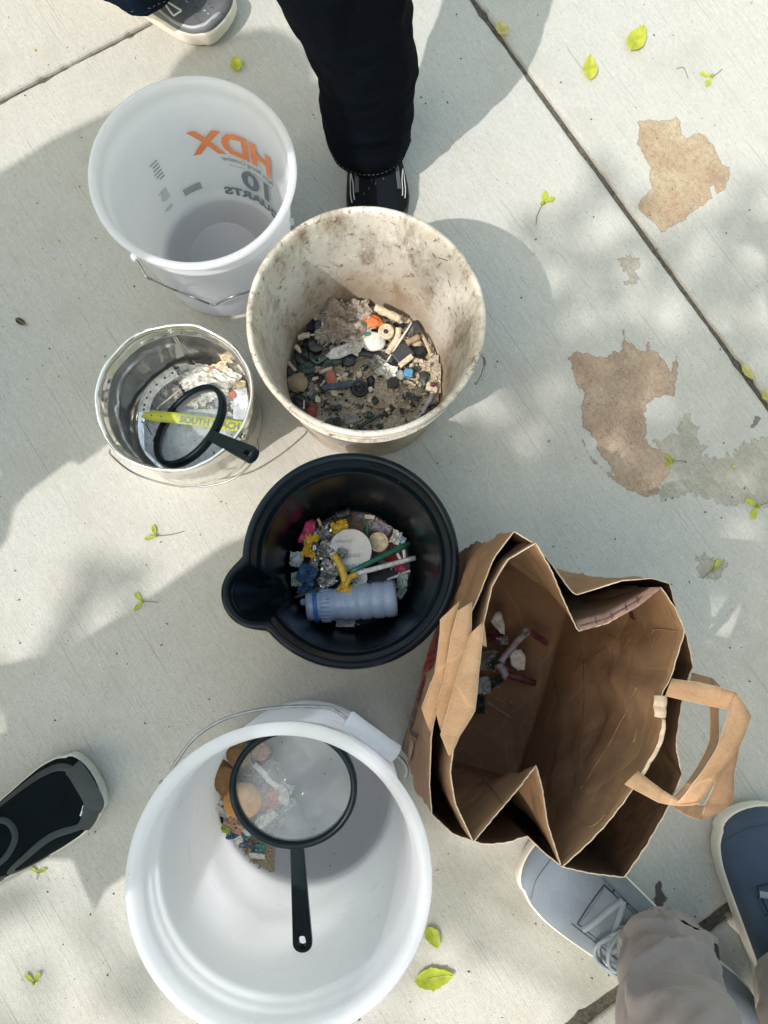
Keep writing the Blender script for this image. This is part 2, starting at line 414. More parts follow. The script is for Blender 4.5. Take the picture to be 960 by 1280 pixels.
a0, z0 = b1pix(338, 205); a1, z1 = b1pix(243, 150)
# lettering reads right to left seen from inside, starting at its right end
wid = (a1-a0)*.108
text_mesh('brand_print', 'HDX', .062, b1map(a0-.03, z0-.030), m_or, b1, bold=.0024, sx=wid/.118)
for q in (.0045, .012):   # the diagonal double stroke that runs through the X
    pass
a, z = b1pix(344, 206)
text_mesh('caption_print', 'Plastic Mixing Container', .0125, b1map(a0-.05, z0-.046), m_gp, b1, bold=.0002, sx=wid/.135*.93)
text_mesh('caption_print', 'Recipiente de Mezcla', .0075, b1map(a0-.02, z0-.057), m_gl, b1, sx=1.25)
a2, z2 = b1pix(351, 222)
text_mesh('number_print', '10', .056, b1map(a0-.02, z0-.098), m_gp, b1, bold=.0020, sx=1.12)
text_mesh('quarts_print', 'QUARTS', .0235, b1map(a0-.16, z0-.125), m_gp, b1, bold=.0012, sx=1.25)
def patch(name, px, py, w, h, m, rot=0, parts=1, horizontal=True):
    a, z = b1pix(px, py); fn = b1map(a, z, rot)
    v = []; f = []
    for k in range(parts):
        y0 = -h/2+h*k/parts; y1 = y0+h/parts*(.45 if parts > 1 else 1); ww = w*(1 if parts == 1 else (.7+.3*abs(math.sin(k*2.3))))
        b = len(v)
        for s in range(9): v += [fn(-w/2+ww*s/8, y0), fn(-w/2+ww*s/8, y1)]
        f += [(b+2*s, b+2*s+2, b+2*s+3, b+2*s+1) for s in range(8)]
    mesh(name, v, f, m, b1, False)
patch('printed_block', 240, 235, .032, .015, m_gl); patch('fine_print', 240, 236, .022, .006, m_gp, parts=2)
patch('fine_print', 195, 212, .015, .040, m_gl, parts=6)
patch('barcode', 204, 243, .018, .024, m_gl, parts=6)
patch('fine_print', 210, 259, .018, .008, m_gl, parts=3)
m_wire = mat('galvanised_wire', (.32, .33, .34), .35, .2, metal=.9)
def wire(pts, r, name, parent, m=None, k=6, n=8):
    v, f = tube(smoothline(pts, k), r, n); inv = Vector(parent.location) if parent else Vector()
    return mesh(name, [Vector(p)-inv for p in v], f, m or m_wire, parent)
def out1(px, py, e=.004): return on_wall(px, py, *B1, lambda z: R1(z)+e, False)
wire([out1(166, 319), out1(174, 331), out1(179, 339), out1(183, 346)], .0012, 'bail', b1, k=3)
wire([out1(183, 346), out1(215, 361, .005), out1(240, 371, .006), out1(262, 380, .007)], .0015, 'bail', b1, k=3)
wire([out1(262, 380, .007), out1(270, 381, .007), out1(276, 377, .007), out1(292, 370, .007), out1(312, 364, .006), out1(330, 352, .005), out1(352, 325, .005), out1(366, 285, .005)], .0015, 'bail', b1, k=3)
for p_ in (out1(365, 277), out1(168, 322)):
    v, f = tube([p_-Vector((*B1, 0))+Vector((0, 0, -.006)), p_-Vector((*B1, 0))+Vector((0, 0, .004))], .0032, 12); mesh('bail_ear', v, f, m_clear, b1)

# ---- 2. dirty bucket
def dirt2(g, c, v):
    c = g.mix(g.ramp(g.noise(v, 7, 6, .7), [(.34, (0, 0, 0)), (.68, (.85, .85, .85))]), c, (.40, .34, .26))
    sx = g.N('Mapping', i_Vector=v, i_Scale=(1, 1, .35)).outputs[0]
    c = g.mix(g.ramp(g.noise(sx, 26, 8, .75), [(.49, (0, 0, 0)), (.64, (.8, .8, .8))]), c, (.22, .16, .105))
    c = g.mix(g.ramp(g.noise(v, 75, 6, .75), [(.57, (0, 0, 0)), (.65, (.9, .9, .9))]), c, (.13, .09, .06))
    z = g.N('SeparateXYZ', i_0=v).outputs[2]
    low = g.math('MULTIPLY', g.ramp(z, [(.02, (1, 1, 1)), (.17, (0, 0, 0))]), g.ramp(g.noise(v, 12, 5, .6), [(.3, (.15, .15, .15)), (.7, (.8, .8, .8))]))
    return g.mix(low, c, (.37, .28, .185))
m_dirty = plastic('dirty_cream_plastic', (.72, .705, .66), .6, .05, dirt2, .35, .3)
B2 = (-.001, .3531); B2H = .2591; B2R = .146; B2b = .119
b2 = empty('bucket', (*B2, 0), 'stained cream bucket caked with dirt inside, holding sand and small beach debris', 'bucket')
_, R2 = bucket_parts(b2, B2R, B2b, B2H, m_dirty, lip=.0075, wall=.0025, liph=.007, bands=((.185, .006, .004), (.215, .010, .0035), (.238, .003, .003)), wob=.0012)
def out2(px, py, e=.004): return on_wall(px, py, *B2, lambda z: R2(z)+e, False)
q0 = Vector((B2[0]+.140, B2[1]-.045, .205))
wire([at(603, 444, .215), at(606, 452, .2), at(604, 464, .19), at(600, 474, .185), at(594, 480, .18)], .0018, 'bail', b2, k=4)

# ---- 3. metal tin
TN = (-.2569, .2859); TNH = .15; TNR = .1027; TNb = .0945
def tin_mat():
    g = G('tinplate'); v = g.N('TexCoord').outputs['Object']
    g.p.inputs['Metallic'].default_value = .88
    c = g.ramp(g.noise(v, 16, 5, .6), [(.3, (.78, .77, .72)), (.7, (.95, .94, .90))])
    c = g.mix(g.ramp(g.noise(v, 60, 6, .7), [(.6, (0, 0, 0)), (.75, (.6, .6, .6))]), c, (.25, .2, .15))
    g.link(c, g.p.inputs['Base Color'])
    g.link(g.ramp(g.noise(v, 24, 4), [(.3, (.07,)*3), (.75, (.22,)*3)]), g.p.inputs['Roughness'])
    b = g.bump(g.noise(g.N('Mapping', i_Vector=v, i_Scale=(1, 1, .4)).outputs[0], 13, 3, .5), .55, .010); b = g.bump(g.noise(v, 120, 3), .1, .001, b)
    g.link(b, g.p.inputs['Normal']); return g.m
m_tin = tin_mat()
tin = empty('tin', (*TN, 0), 'shiny round metal tin with wire handle, holding paper wristbands and a leaning magnifier', 'tin')
Rt = lambda z: TNb+(TNR-.003-TNb)*z/TNH
prof = [(TNb-.004, .004), (TNb-.003, 0), (TNb+.001, 0), (TNb+.0015, .003), (TNb, .005), (Rt(.03), .03), (Rt(.108), .108), (Rt(.112)+.0015, .111), (Rt(.116)+.0015, .115), (Rt(.12), .118),
        (Rt(.142), .142), (TNR, .1435), (TNR+.0006, .147), (TNR, .1498), (TNR-.0025, .1502), (TNR-.004, .148), (Rt(.14)-.001, .143), (Rt(.13)-.001, .128),
        (Rt(.126)-.0035, .1255), (Rt(.12)-.0035, .1225), (Rt(.118)-.001, .119), (Rt(.06)-.001, .06), (Rt(.02)-.001, .012), (TNb-.003, .006), (TNb-.008, .004), (TNb-.012, .0055), (TNb-.016, .004), (.001, .004)]
def tinr(r, z, a):
    return r+(.0022*math.sin(2*a+.6)+nz(math.cos(a)*2, math.sin(a)*2, z*14)*.0022+nz(math.cos(a)*5, math.sin(a)*5, z*30+4)*.0012)*(min(1, r/.06))
v, f = lathe(prof, 160, rf=tinr); f.append(tuple(range((len(prof)-1)*160, len(prof)*160))); f.append(tuple(range(160))[::-1])
mesh('shell', v, f, m_tin, tin)
p1 = on_wall(209, 408, *TN, lambda z: Rt(z)-.004, True); p2 = on_wall(241, 452, *TN, lambda z: Rt(z)-.004, True)
ang = math.atan2(p1.y-TN[1], p1.x-TN[0])
for da in (-.018, .018):
    a = ang+da; v, f = tube([(math.cos(a)*(Rt(z)-.003), math.sin(a)*(Rt(z)-.003), z) for z in (.006, .05, .1, .142)], .0011, 8); mesh('seam', v, f, m_tin, tin)
hp = [at(137, 562, .118), at(140, 570, .095), at(165, 590, .06), at(200, 603, .045), at(238, 609, .04), at(280, 603, .045), at(306, 588, .06), at(322, 566, .095), at(321, 550, .118)]
wire(hp, .0014, 'bail', tin)
for p_, a in ((hp[0], 0), (hp[-1], 0)):
    c_ = Vector((TN[0], TN[1], p_.z)); dv = (p_-c_).normalized()
    v, f = tube([c_-Vector((*TN, 0))+dv*(Rt(.118)-.001), c_-Vector((*TN, 0))+dv*(Rt(.118)+.004)], .008, 16); mesh('bail_ear', v, f, m_tin, tin)

# ---- 4. black bucket with pouring spout
KB = (-.019, .0656); KH = .2038; KR = .1335; Kb = .094
m_black = plastic('black_plastic', (.0035, .008, .013), .22, 0, spec=.2, scratch=.05, bumpy=.04)
kb = empty('bucket', (*KB, 0), 'glossy black plastic bucket with a round pouring spout, holding a bottle and wrappers', 'bucket')
sp_c = at(321, 741, KH)-Vector((*KB, KH)); SPD = math.hypot(sp_c.x, sp_c.y); SPA = math.atan2(sp_c.y, sp_c.x); SPR = .0445
def union(base, a, s, d):
    ph = (a-SPA+PI) % (2*PI)-PI
    if s <= 0: return base
    q = s*s-(d*math.sin(ph))**2
    if q <= 0 or abs(ph) > PI/2: return base
    r2 = d*math.cos(ph)+math.sqrt(q)
    k = .018; h = max(0, min(1, .5+.5*(r2-base)/k)); return base*(1-h)+r2*h+k*h*(1-h)
def rk(off, depth_fn):
    def fn(r, z, a):
        t = depth_fn(z)                                     # 1 at the rim, 0 where the spout dies into the wall
        s = (SPR-off)*t**.4 if t > 0 else 0
        return union(r, a, s, SPD-(1-t)*.012) if r > .03 else r
    return fn
dep = lambda z: max(0, (z-(KH-.12))/.12)
def kbprof(off):  # straight cone
    return lambda z: Kb+(KR-.009-Kb)*z/KH-off
outp = [(Kb-.005, .003), (Kb-.003, 0), (Kb, .003)]+[(kbprof(0)(z), z) for z in (.03, .07, .11, .12, .13, .14, .15, .16, .17, .18, .188)]
lipp = [(KR-.003, .191), (KR, .194), (KR+.0006, .199), (KR-.0008, .2028), (KR-.004, .2042), (KR-.0075, .2036), (KR-.0095, .200), (KR-.0105, .195)]
inp = [(kbprof(.0025)(.185), .185), (kbprof(.0025)(.178), .1785), (kbprof(.0052)(.175), .1765), (kbprof(.0055)(.168), .168), (kbprof(.004)(.16), .16)]+[(kbprof(.003)(z), z) for z in (.15, .14, .13, .12, .11, .09, .06, .03, .012)]+[(Kb-.007, .006), (Kb-.012, .005), (.001, .005)]
nK = 240; allp = outp+lipp+inp; offs = [(KR-r) for r, z in allp]
v = []
for r, z in allp:
    inside = allp.index((r, z)) >= len(outp)+4
    for k in range(nK):
        a = 2*PI*k/nK; o_ = (KR-r) if z > .186 else (.0105 if inside else .007)
        rr = rk(o_, dep)(r, z, a); v.append((rr*math.cos(a), rr*math.sin(a), z))
f = []
for i in range(len(allp)-1):
    for k in range(nK): f.append((i*nK+k, i*nK+(k+1) % nK, (i+1)*nK+(k+1) % nK, (i+1)*nK+k))
f.append(tuple(range((len(allp)-1)*nK, len(allp)*nK))); f.append(tuple(range(nK))[::-1])
mesh('shell', v, f, m_black, kb)

# ---- 5. large white bucket
B5 = (-.0835, -.2565); B5H = .366; B5R = .1485; B5b = .130
m_white = plastic('white_plastic', (.88, .905, .96), .3, .68, spec=.35, scratch=.012)
b5 = empty('bucket', (*B5, 0), 'tall white plastic bucket with wire handle and white grip, magnifier laid across inside', 'bucket')
_, R5 = bucket_parts(b5, B5R, B5b, B5H, m_white, lip=.0115, wall=.0025, liph=.010, bands=((.30, .006, .005), (.325, .005, .006), (.342, .003, .004)), inner_steps=((B5H-.02, .0015),), base_ring=None)
hz = .325
wire([at(498, 945, .325), at(505, 952, .315), at(509, 962, .31), at(507, 972, .305)], .0019, 'bail', b5)
wire([at(207, 980, .31), at(209, 974, .32), at(222, 950, hz), at(245, 921, hz), at(280, 899, hz), at(325, 887, hz), at(370, 883, hz), at(405, 884, hz), at(418, 888, hz), at(433, 898, .33), at(498, 945, .325)], .0019, 'bail', b5)
wire([at(200, 976, .31), at(207, 985, .31), at(212, 975, .31)], .0025, 'bail_hook', b5)
g0, g1 = at(434, 898, .331), at(496, 943, .326)
gp = [g0.lerp(g1, t) for t in (0, .02, .03, .3, .5, .7, .97, .98, 1)]
v, f = tube(gp, [.0075, .0092, .0098, .0092, .0094, .0092, .0098, .0092, .0075], 20); mesh('grip', [Vector(p)-Vector((*B5, 0)) for p in v], f, m_white, b5)

# ================================================================ MAGNIFIERS
m_mag = plastic('dark_green_black_plastic', (.004, .010, .013), .34, 0, spec=.14, scratch=.03)
def lens_mat():
    g = G('hazy_lens'); v = g.N('TexCoord').outputs['Object']
    tr = g.N('BsdfTransparent', i_0=(.93, .95, .95, 1)); mx = g.N('MixShader')
    g.p.inputs['Base Color'].default_value = (.6, .64, .66, 1); g.p.inputs['Roughness'].default_value = .12
    g.link(g.ramp(g.noise(v, 18, 6, .65), [(.3, (.03,)*3), (.75, (.15,)*3)]), mx.inputs[0])
    g.link(tr.outputs[0], mx.inputs[1]); g.link(g.p.outputs[0], mx.inputs[2]); g.link(mx.outputs[0], g.out.inputs[0])
    return g.m
m_lens = lens_mat()
def magnifier(label, C, E_, normal_hint, r, seat=0):
    """ring centre C, handle end E_ (world); lies in the plane spanned by the handle and hint x handle"""
    C = Vector(C); E_ = Vector(E_); X = (E_-C); Lh = X.length; X = X.normalized(); N = (normal_hint-X*normal_hint.dot(X)).normalized(); Y = N.cross(X)
    root = empty('magnifying_glass', C, label, 'magnifying glass'); root.matrix_world = Matrix(((X.x, Y.x, N.x, C.x), (X.y, Y.y, N.y, C.y), (X.z, Y.z, N.z, C.z), (0, 0, 0, 1)))
    prof = [(r-.0070, -.002), (r-.0065, -.0055), (r-.001, -.006), (r+.0005, -.004), (r+.0005, .004), (r-.001, .006), (r-.0065, .0055), (r-.0070, .002)]
    v, f = lathe(prof, 96, closed=True); mesh('ring', v, f, m_mag, root)
    lp = [(r-.007, -.0006)]+[((r-.008)*q, -.0006-.0035*(1-q*q)) for q in (.85, .6, .3, .01)]+[((r-.008)*q, .0006+.0035*(1-q*q)) for q in (.01, .3, .6, .85)]+[(r-.007, .0006)]
    v, f = lathe(lp, 64); mesh('lens', v, f, m_lens, root)
    # handle: tapering bar with a slot near its end
    x0, x1 = r-.003, Lh; hw0, hw1 = .0074, .0112; xs = x1-hw1; out = []
    for k in range(13): t = k/12; out.append((x0+(xs-x0)*t, -(hw0+(hw1-hw0)*t)))
    for k in range(1, 16): a = -PI/2+PI*k/16; out.append((xs+hw1*math.cos(a), hw1*math.sin(a)))
    for k in range(13): t = 1-k/12; out.append((x0+(xs-x0)*t, hw0+(hw1-hw0)*t))
    n = len(out); hole = []
    for x, y in out:
        a = math.atan2(y, x-xs); hx_ = .0040*math.cos(a); hole.append((xs-.002+hx_+(.0035 if math.cos(a) > 0 else -.0035)*min(1, abs(math.cos(a))*3), .0040*math.sin(a)))
    hz_ = .0048; v = []
    for z in (-hz_, hz_):
        v += [(x, y, z) for x, y in out]
    for z in (-hz_, hz_):
        v += [(x, y, z) for x, y in hole]
    f = []
    for k in range(n):
        k2 = (k+1) % n
        f += [(k, k2, n+k2, n+k), (2*n+k, 3*n+k, 3*n+k2, 2*n+k2), (n+k, n+k2, 3*n+k2, 3*n+k), (k2, k, 2*n+k, 2*n+k2)]
    h = bevel(mesh('handle', v, f, m_mag, root, False), .0012)
    for sg in (1, -1):
        v, f = prism([(xs-.040, -.0045), (xs-.010, -.0052), (xs-.010, .0052), (xs-.040, .0045)], .0008, hz_*sg-.0004); bevel(mesh('grip_pad', v, f, m_mag, root, False), .0003)
    # two small lugs on the ring
    for a in (2.5, -2.5):
        v, f = prism([(-.006, -.003), (.006, -.003), (.004, .004), (-.004, .004)], .008, -.004)
        v = [(math.cos(a)*(r+y)-math.sin(a)*x, math.sin(a)*(r+y)+math.cos(a)*x, z) for x, y, z in v]; mesh('lug', v, f, m_mag, root, False)
    return root
magnifier('black magnifying glass lying across the inside of the tall white bucket', at(367, 984, .252), at(379, 1188, .205), Vector((0, .0, 1)), .071)
C2 = at(237, 532, .072); best = min((abs((at(319, 571, z)-C2).length-.176), z) for z in np.linspace(.1, .24, 200))[1]
E2 = at(319, 571, best)
magnifier('black magnifying glass propped in the metal tin with its handle over the rim', C2, E2, Vector((0, 0, 1)), .067)

# ================================================================ PAPER BAGS
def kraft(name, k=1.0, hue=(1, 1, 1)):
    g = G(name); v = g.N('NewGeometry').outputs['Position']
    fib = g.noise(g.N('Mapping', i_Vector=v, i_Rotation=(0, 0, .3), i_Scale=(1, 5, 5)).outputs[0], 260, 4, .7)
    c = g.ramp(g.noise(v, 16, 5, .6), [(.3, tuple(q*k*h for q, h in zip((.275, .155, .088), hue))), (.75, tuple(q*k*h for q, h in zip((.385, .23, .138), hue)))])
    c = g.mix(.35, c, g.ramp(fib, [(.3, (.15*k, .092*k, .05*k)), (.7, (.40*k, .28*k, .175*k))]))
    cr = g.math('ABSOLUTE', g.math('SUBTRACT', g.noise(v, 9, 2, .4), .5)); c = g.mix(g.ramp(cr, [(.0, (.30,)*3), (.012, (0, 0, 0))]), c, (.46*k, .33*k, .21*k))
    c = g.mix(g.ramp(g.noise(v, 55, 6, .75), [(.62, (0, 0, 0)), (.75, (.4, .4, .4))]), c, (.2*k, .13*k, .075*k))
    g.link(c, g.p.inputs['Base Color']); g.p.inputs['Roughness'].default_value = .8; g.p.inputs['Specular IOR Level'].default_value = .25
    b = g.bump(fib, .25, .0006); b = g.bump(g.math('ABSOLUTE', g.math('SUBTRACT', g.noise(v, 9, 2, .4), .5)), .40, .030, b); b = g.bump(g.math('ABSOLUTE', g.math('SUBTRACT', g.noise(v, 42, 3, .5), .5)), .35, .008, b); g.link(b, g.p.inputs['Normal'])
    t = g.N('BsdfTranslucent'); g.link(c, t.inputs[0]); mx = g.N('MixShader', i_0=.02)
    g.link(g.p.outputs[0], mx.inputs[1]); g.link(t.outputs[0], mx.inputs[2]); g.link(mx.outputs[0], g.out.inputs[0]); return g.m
m_kraft = kraft('kraft_paper'); m_kraft2 = kraft('kraft_paper_lighter', 1.65); m_kraftd = kraft('kraft_paper_brown', .85)
m_gap_shade = kraft('kraft_gap_shade', .22, (1, .92, .9))  # near-black paper: paints the shade in the gap between the two bags
m_edge = mat('cut_paper_edge', (.62, .50, .38), .9, .2, 300)
m_torn = mat('torn_paper', (.68, .52, .38), .9, .15, 200)
m_redp = mat('red_print', (.42, .05, .045), .8, .25, 300); m_inkp = mat('dark_print', (.09, .06, .055), .8, .3, 300)
m_pink = mat('pinkish_print', (.36, .22, .19), .85, .2, 200)
def bp(x, y, z): return at(490+x*.4792, 650+y*.4792, z)
base = [at(502, 935), at(575, 690), at(718, 732), at(645, 978)]   # BL TL TR BR on the ground
bagc = sum(base, Vector())/4
def bag(name, label, sides, inset, gz, zb, mt, nlev=26, per=40, seed=0, gus=(.5, .5)):
    """sides: four lists of rim points (left BL>TL, top TL>TR, right TR>BR, bottom BR>BL), each (x,y,z)"""
    root = empty(name, bagc, label, 'paper bag')
    B = [b+(bagc-b)*inset for b in base]; corners = [(B[0], B[1]), (B[1], B[2]), (B[2], B[3]), (B[3], B[0])]
    rim = []; bot = []; zone = []
    for si, (pts, (c0, c1)) in enumerate(zip(sides, corners)):
        P = [bp(*p) for p in pts]; ln = [0]
        for a, b in zip(P, P[1:]): ln.append(ln[-1]+(b-a).length)
        for k in range(per):
            t = k/per*ln[-1]; i = max(j for j in range(len(ln)) if ln[j] <= t+1e-9); i = min(i, len(P)-2)
            u = (t-ln[i])/(ln[i+1]-ln[i]); rim.append(P[i].lerp(P[i+1], u))
            # base fraction: keep the gusset's own middle at the middle of the short side
            tt = t/ln[-1]
            bot.append(c0.lerp(c1, tt)); zone.append((si, tt))
    N = len(rim); v = []; f = []
    for L_ in range(nlev+1):
        t = L_/nlev
        for k in range(N):
            b, r = bot[k], rim[k]; p = b.lerp(r, t); si, tt = zone[k]
            if si in (1, 3):      # gusset: the fold reaches in more the higher it is
                lin = 1-abs(2*tt-1); chord = (rim[(si*per) % N].lerp(rim[((si+1)*per) % N], tt)); fold = r-chord
                p = b.lerp(chord, t)+fold*t**1.7
            am = .0075*math.sin(PI*min(1, t*1.02))
            d = (p-bagc); d.z = 0; d = d.normalized() if d.length > 1e-5 else Vector((1, 0, 0))
            w = nz(p.x*13+seed, p.y*13, p.z*11)*am*1.4+(.35-min(.35, abs(nz(p.x*16+seed, p.y*16+p.z*9, p.z*14))*2))*am*2.2+(.3-min(.3, abs(nz(p.x*30+seed, p.y*30, p.z*34+5))*1.8))*am*1.2
            if si in (0, 2): w += math.sin(PI*tt)*math.sin(PI*t)*(.004)
            p = p+d*w; p.z = max(zb, p.z+(1-t)*zb)
            if L_ == nlev: p.z += (.0009 if k % 2 else -.0009)+nz(k*.9, seed)*.0012
            v.append(p-bagc)
    for L_ in range(nlev):
        for k in range(N):
            k2 = (k+1) % N; f.append((L_*N+k, L_*N+k2, (L_+1)*N+k2, (L_+1)*N+k))
    f.append(tuple(range(N))[::-1])
    o = mesh('paper_wall', v, f, mt, root); solid(o, .0006)
    try: o.data.shade_auto_smooth
    except Exception: pass
    for p in o.data.polygons: p.use_smooth = True
    m = o.modifiers.new('sub', 'SUBSURF'); m.levels = 0; m.render_levels = 0
    if mt is m_kraftd: o.data.materials.clear(); o.data.materials.append(m_gap_shade); o.data.materials.append(m_kraftd)
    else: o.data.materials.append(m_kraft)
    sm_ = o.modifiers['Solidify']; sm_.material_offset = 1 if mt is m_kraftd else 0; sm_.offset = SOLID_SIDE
    top_ = [Vector(v[nlev*N+k]) for k in range(N)]; ve, fe = tube(top_+[top_[0]], .0007, 5, False); mesh('cut_edge', ve, fe, m_edge, root)
    # sharpen the four upright corner creases and the gusset creases
    sh = o.data.attributes.new('sharp_edge', 'BOOLEAN', 'EDGE')
    cr = {0, per, 2*per, 3*per, per+per//2, 3*per+per//2}
    sh.data.foreach_set('value', [(e.vertices[0] % N == e.vertices[1] % N and e.vertices[0] % N in cr) for e in o.data.edges])
    return root, rim, B
Z = .36
inner_sides = [
 [(212, 840, .345), (165, 740, .35), (152, 660, .355), (165, 560, .36), (200, 420, .36), (240, 265, .36), (262, 170, .36), (300, 105, .365), (375, 60, .365)],
 [(375, 60, .365), (415, 130, .36), (450, 215, .35), (485, 290, .34), (560, 270, .345), (640, 225, .355), (702, 176, .365)],
 [(702, 176, .365), (742, 235, .365), (764, 292, .365), (745, 350, .365), (728, 410, .36), (700, 460, .36), (708, 545, .362), (690, 600, .36), (655, 660, .358), (605, 735, .355), (560, 792, .35), (510, 845, .345), (442, 906, .34)],
 [(442, 906, .34), (405, 790, .338), (392, 700, .332), (376, 640, .325), (330, 700, .332), (270, 770, .338), (212, 840, .345)]]
outer_sides = [
 [(104, 768, .325), (98, 690, .33), (103, 560, .335), (130, 430, .34), (180, 300, .345), (228, 195, .35), (265, 100, .355), (318, 30, .355)],
 [(318, 30, .355), (372, 62, .35), (420, 120, .345), (455, 170, .34), (478, 196, .335), (515, 185, .335), (600, 158, .34), (680, 152, .345), (724, 166, .345)],
 [(724, 166, .345), (742, 235, .345), (768, 300, .345), (786, 380, .34), (770, 420, .34), (752, 500, .335), (740, 590, .33), (757, 665, .325), (715, 760, .325), (660, 855, .32), (606, 932, .315)],
 [(606, 932, .315), (520, 922, .318), (445, 905, .318), (395, 866, .316), (352, 824, .314), (300, 842, .318), (240, 846, .32), (160, 820, .322), (104, 768, .325)]]
SOLID_SIDE = -1
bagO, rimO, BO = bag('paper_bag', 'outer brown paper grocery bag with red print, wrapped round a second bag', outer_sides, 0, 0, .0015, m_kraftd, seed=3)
bagI, rimI, BI = bag('paper_bag', 'inner brown paper grocery bag, its wide torn side panel facing the camera', inner_sides, .045, 0, .004, m_kraft, seed=11)
def ribbon(name, root, quads, mt, th=.0012, label=None):
    """folded flat paper handle: consecutive edge pairs (left, right) in the bag's own crop coordinates"""
    out = []
    for a, b in quads: out.append((bp(*a), bp(*b)))
    v = []; f = []; K = 7
    rows = []
    for (a0, b0), (a1, b1_) in zip(out, out[1:]):
        for k in range(K): rows.append((a0.lerp(a1, k/K), b0.lerp(b1_, k/K), math.sin(PI*k/K)))
    rows.append((*out[-1], 0))
    for i, (a, b, w) in enumerate(rows):
        for q in range(4):
            p = a.lerp(b, q/3); p = p+Vector((0, 0, nz(p.x*22, p.y*22, 5)*.004+w*.002))
            v.append(p-root.location)
    for i in range(len(rows)-1):
        for q in range(3): f.append((i*4+q, i*4+q+1, (i+1)*4+q+1, (i+1)*4+q))
    o = mesh(name, v, f, mt, root, True, label); solid(o, th)
    if name == 'handle':
        for q_ in (0, 3):
            ve, fe = tube([v[i*4+q_] for i in range(len(rows))], .0005, 5); mesh('cut_edge', ve, fe, m_edge, o)
    sh = o.data.attributes.new('sharp_edge', 'BOOLEAN', 'EDGE')
    folds = {K*i for i in range(len(out))}
    sh.data.foreach_set('value', [(e.vertices[0]//4 == e.vertices[1]//4 and e.vertices[0]//4 in folds) for e in o.data.edges]); return o
# left handles, flopped over the left rim
ribbon('handle', bagO, [((102, 420, .330), (130, 440, .330)), ((77, 490, .342), (100, 552, .340)), ((112, 400, .352), (135, 440, .352)), ((125, 300, .362), (150, 320, .362)), ((126, 258, .366), (175, 212, .366))], m_kraft2)
ribbon('handle', bagI, [((120, 470, .362), (150, 500, .362)), ((112, 490, .366), (128, 548, .366)), ((135, 420, .374), (175, 460, .374)), ((155, 300, .380), (205, 330, .380)), ((172, 236, .382), (208, 214, .382))], m_kraft2)
ribbon('handle', bagI, [((220, 320, .366), (245, 330, .366)), ((203, 300, .386), (239, 266, .386)), ((172, 400, .390), (225, 400, .390)), ((150, 480, .391), (216, 498, .391)), ((127, 560, .388), (176, 565, .388)), ((148, 613, .384), (152, 613, .384))], m_kraft2)
# right handles, hanging outwards over the right rim
ribbon('handle', bagO, [((782, 398, .345), (775, 432, .345)), ((835, 412, .350), (832, 450, .350)), ((856, 436, .352), (834, 484, .352)), ((852, 500, .348), (830, 486, .348)), ((850, 585, .338), (828, 575, .340)), ((815, 650, .330), (797, 648, .332)), ((790, 700, .33), (765, 690, .33)), ((740, 750, .33), (715, 735, .33))], m_kraft)
ribbon('handle', bagO, [((905, 590, .342), (878, 560, .342)), ((893, 660, .335), (862, 640, .336)), ((886, 742, .330), (818, 740, .331)), ((808, 783, .328), (806, 779, .328))], m_kraft)
ribbon('handle', bagO, [((808, 784, .329), (818, 745, .331)), ((765, 768, .333), (780, 742, .334)), ((738, 752, .336), (742, 738, .336))], m_kraftd)
ribbon('handle', bagI, [((730, 415, .366), (713, 458, .366)), ((800, 424, .374), (785, 475, .374)), ((860, 438, .380), (855, 490, .380)), ((897, 450, .384), (888, 494, .384))], m_kraft2)
ribbon('handle', bagI, [((896, 450, .3855), (884, 478, .3855)), ((938, 512, .386), (860, 560, .386)), ((905, 590, .380), (828, 630, .382)), ((862, 660, .372), (785, 690, .374)), ((805, 735, .362), (738, 742, .362)), ((790, 745, .36), (742, 744, .36))], m_kraft2)
ribbon('handle', bagI, [((640, 655, .362), (606, 688, .362)), ((672, 680, .366), (650, 712, .366)), ((705, 705, .366), (695, 736, .366)), ((758, 737, .362), (745, 745, .362))], m_kraft2)
# torn white edge where the handle ripped, and the ripped fibres along the slanting rim
ribbon('torn_edge', bagI, [((683, 458, .3625), (716, 460, .3625)), ((680, 485, .3628), (713, 490, .3628)), ((684, 512, .363), (711, 516, .363))], m_torn, .0016)
ribbon('torn_edge', bagI, [((703, 520, .3635), (711, 520, .3635)), ((697, 560, .3637), (710, 560, .3637)), ((690, 590, .3635), (699, 596, .3635)), ((668, 628, .362), (676, 634, .362)), ((640, 672, .361), (648, 678, .361))], m_torn, .0012)
# pasted patch and crease lines on the wide panel
def on_panel(x, y, k):  # point on the inner right panel between base and rim
    return None
ribbon('pasted_patch', bagI, [((470, 752, .335), (520, 800, .330)), ((466, 800, .322), (512, 846, .326)), ((480, 822, .318), (505, 846, .322))], m_kraft, .0012) if False else None
# printed outer faces
BL, TL = BO[0], BO[1]; UL, UR = bp(104, 700, .33), bp(228, 195, .35)
def leftface(u, v_): return BL.lerp(TL, u).lerp(UL.lerp(UR, u), v_)
fn_n = (TL-BL).cross(Vector((0, 0, 1))).normalized()
if fn_n.x > 0: fn_n = -fn_n
from mathutils.bvhtree import BVHTree
_ow = [c for c in bagO.children if c.name.startswith('paper_wall')][0]
_ot = BVHTree.FromPolygons([v_.co+bagO.location for v_ in _ow.data.vertices], [tuple(p_.vertices) for p_ in _ow.data.polygons])
def onface(u, v_, off=.0014):     # lay the print on the crumpled outer paper
    p = leftface(u, v_)+fn_n*.06; h, n_, i_, t_ = _ot.ray_cast(p, -fn_n)
    return (h if h else leftface(u, v_))+fn_n*off-bagO.location
def lf(u0, v0, up=1, off=.0022):
    return lambda x, y: onface(u0-x/.30*up, v0+y/.36*up, off)
NU, NV = 40, 8
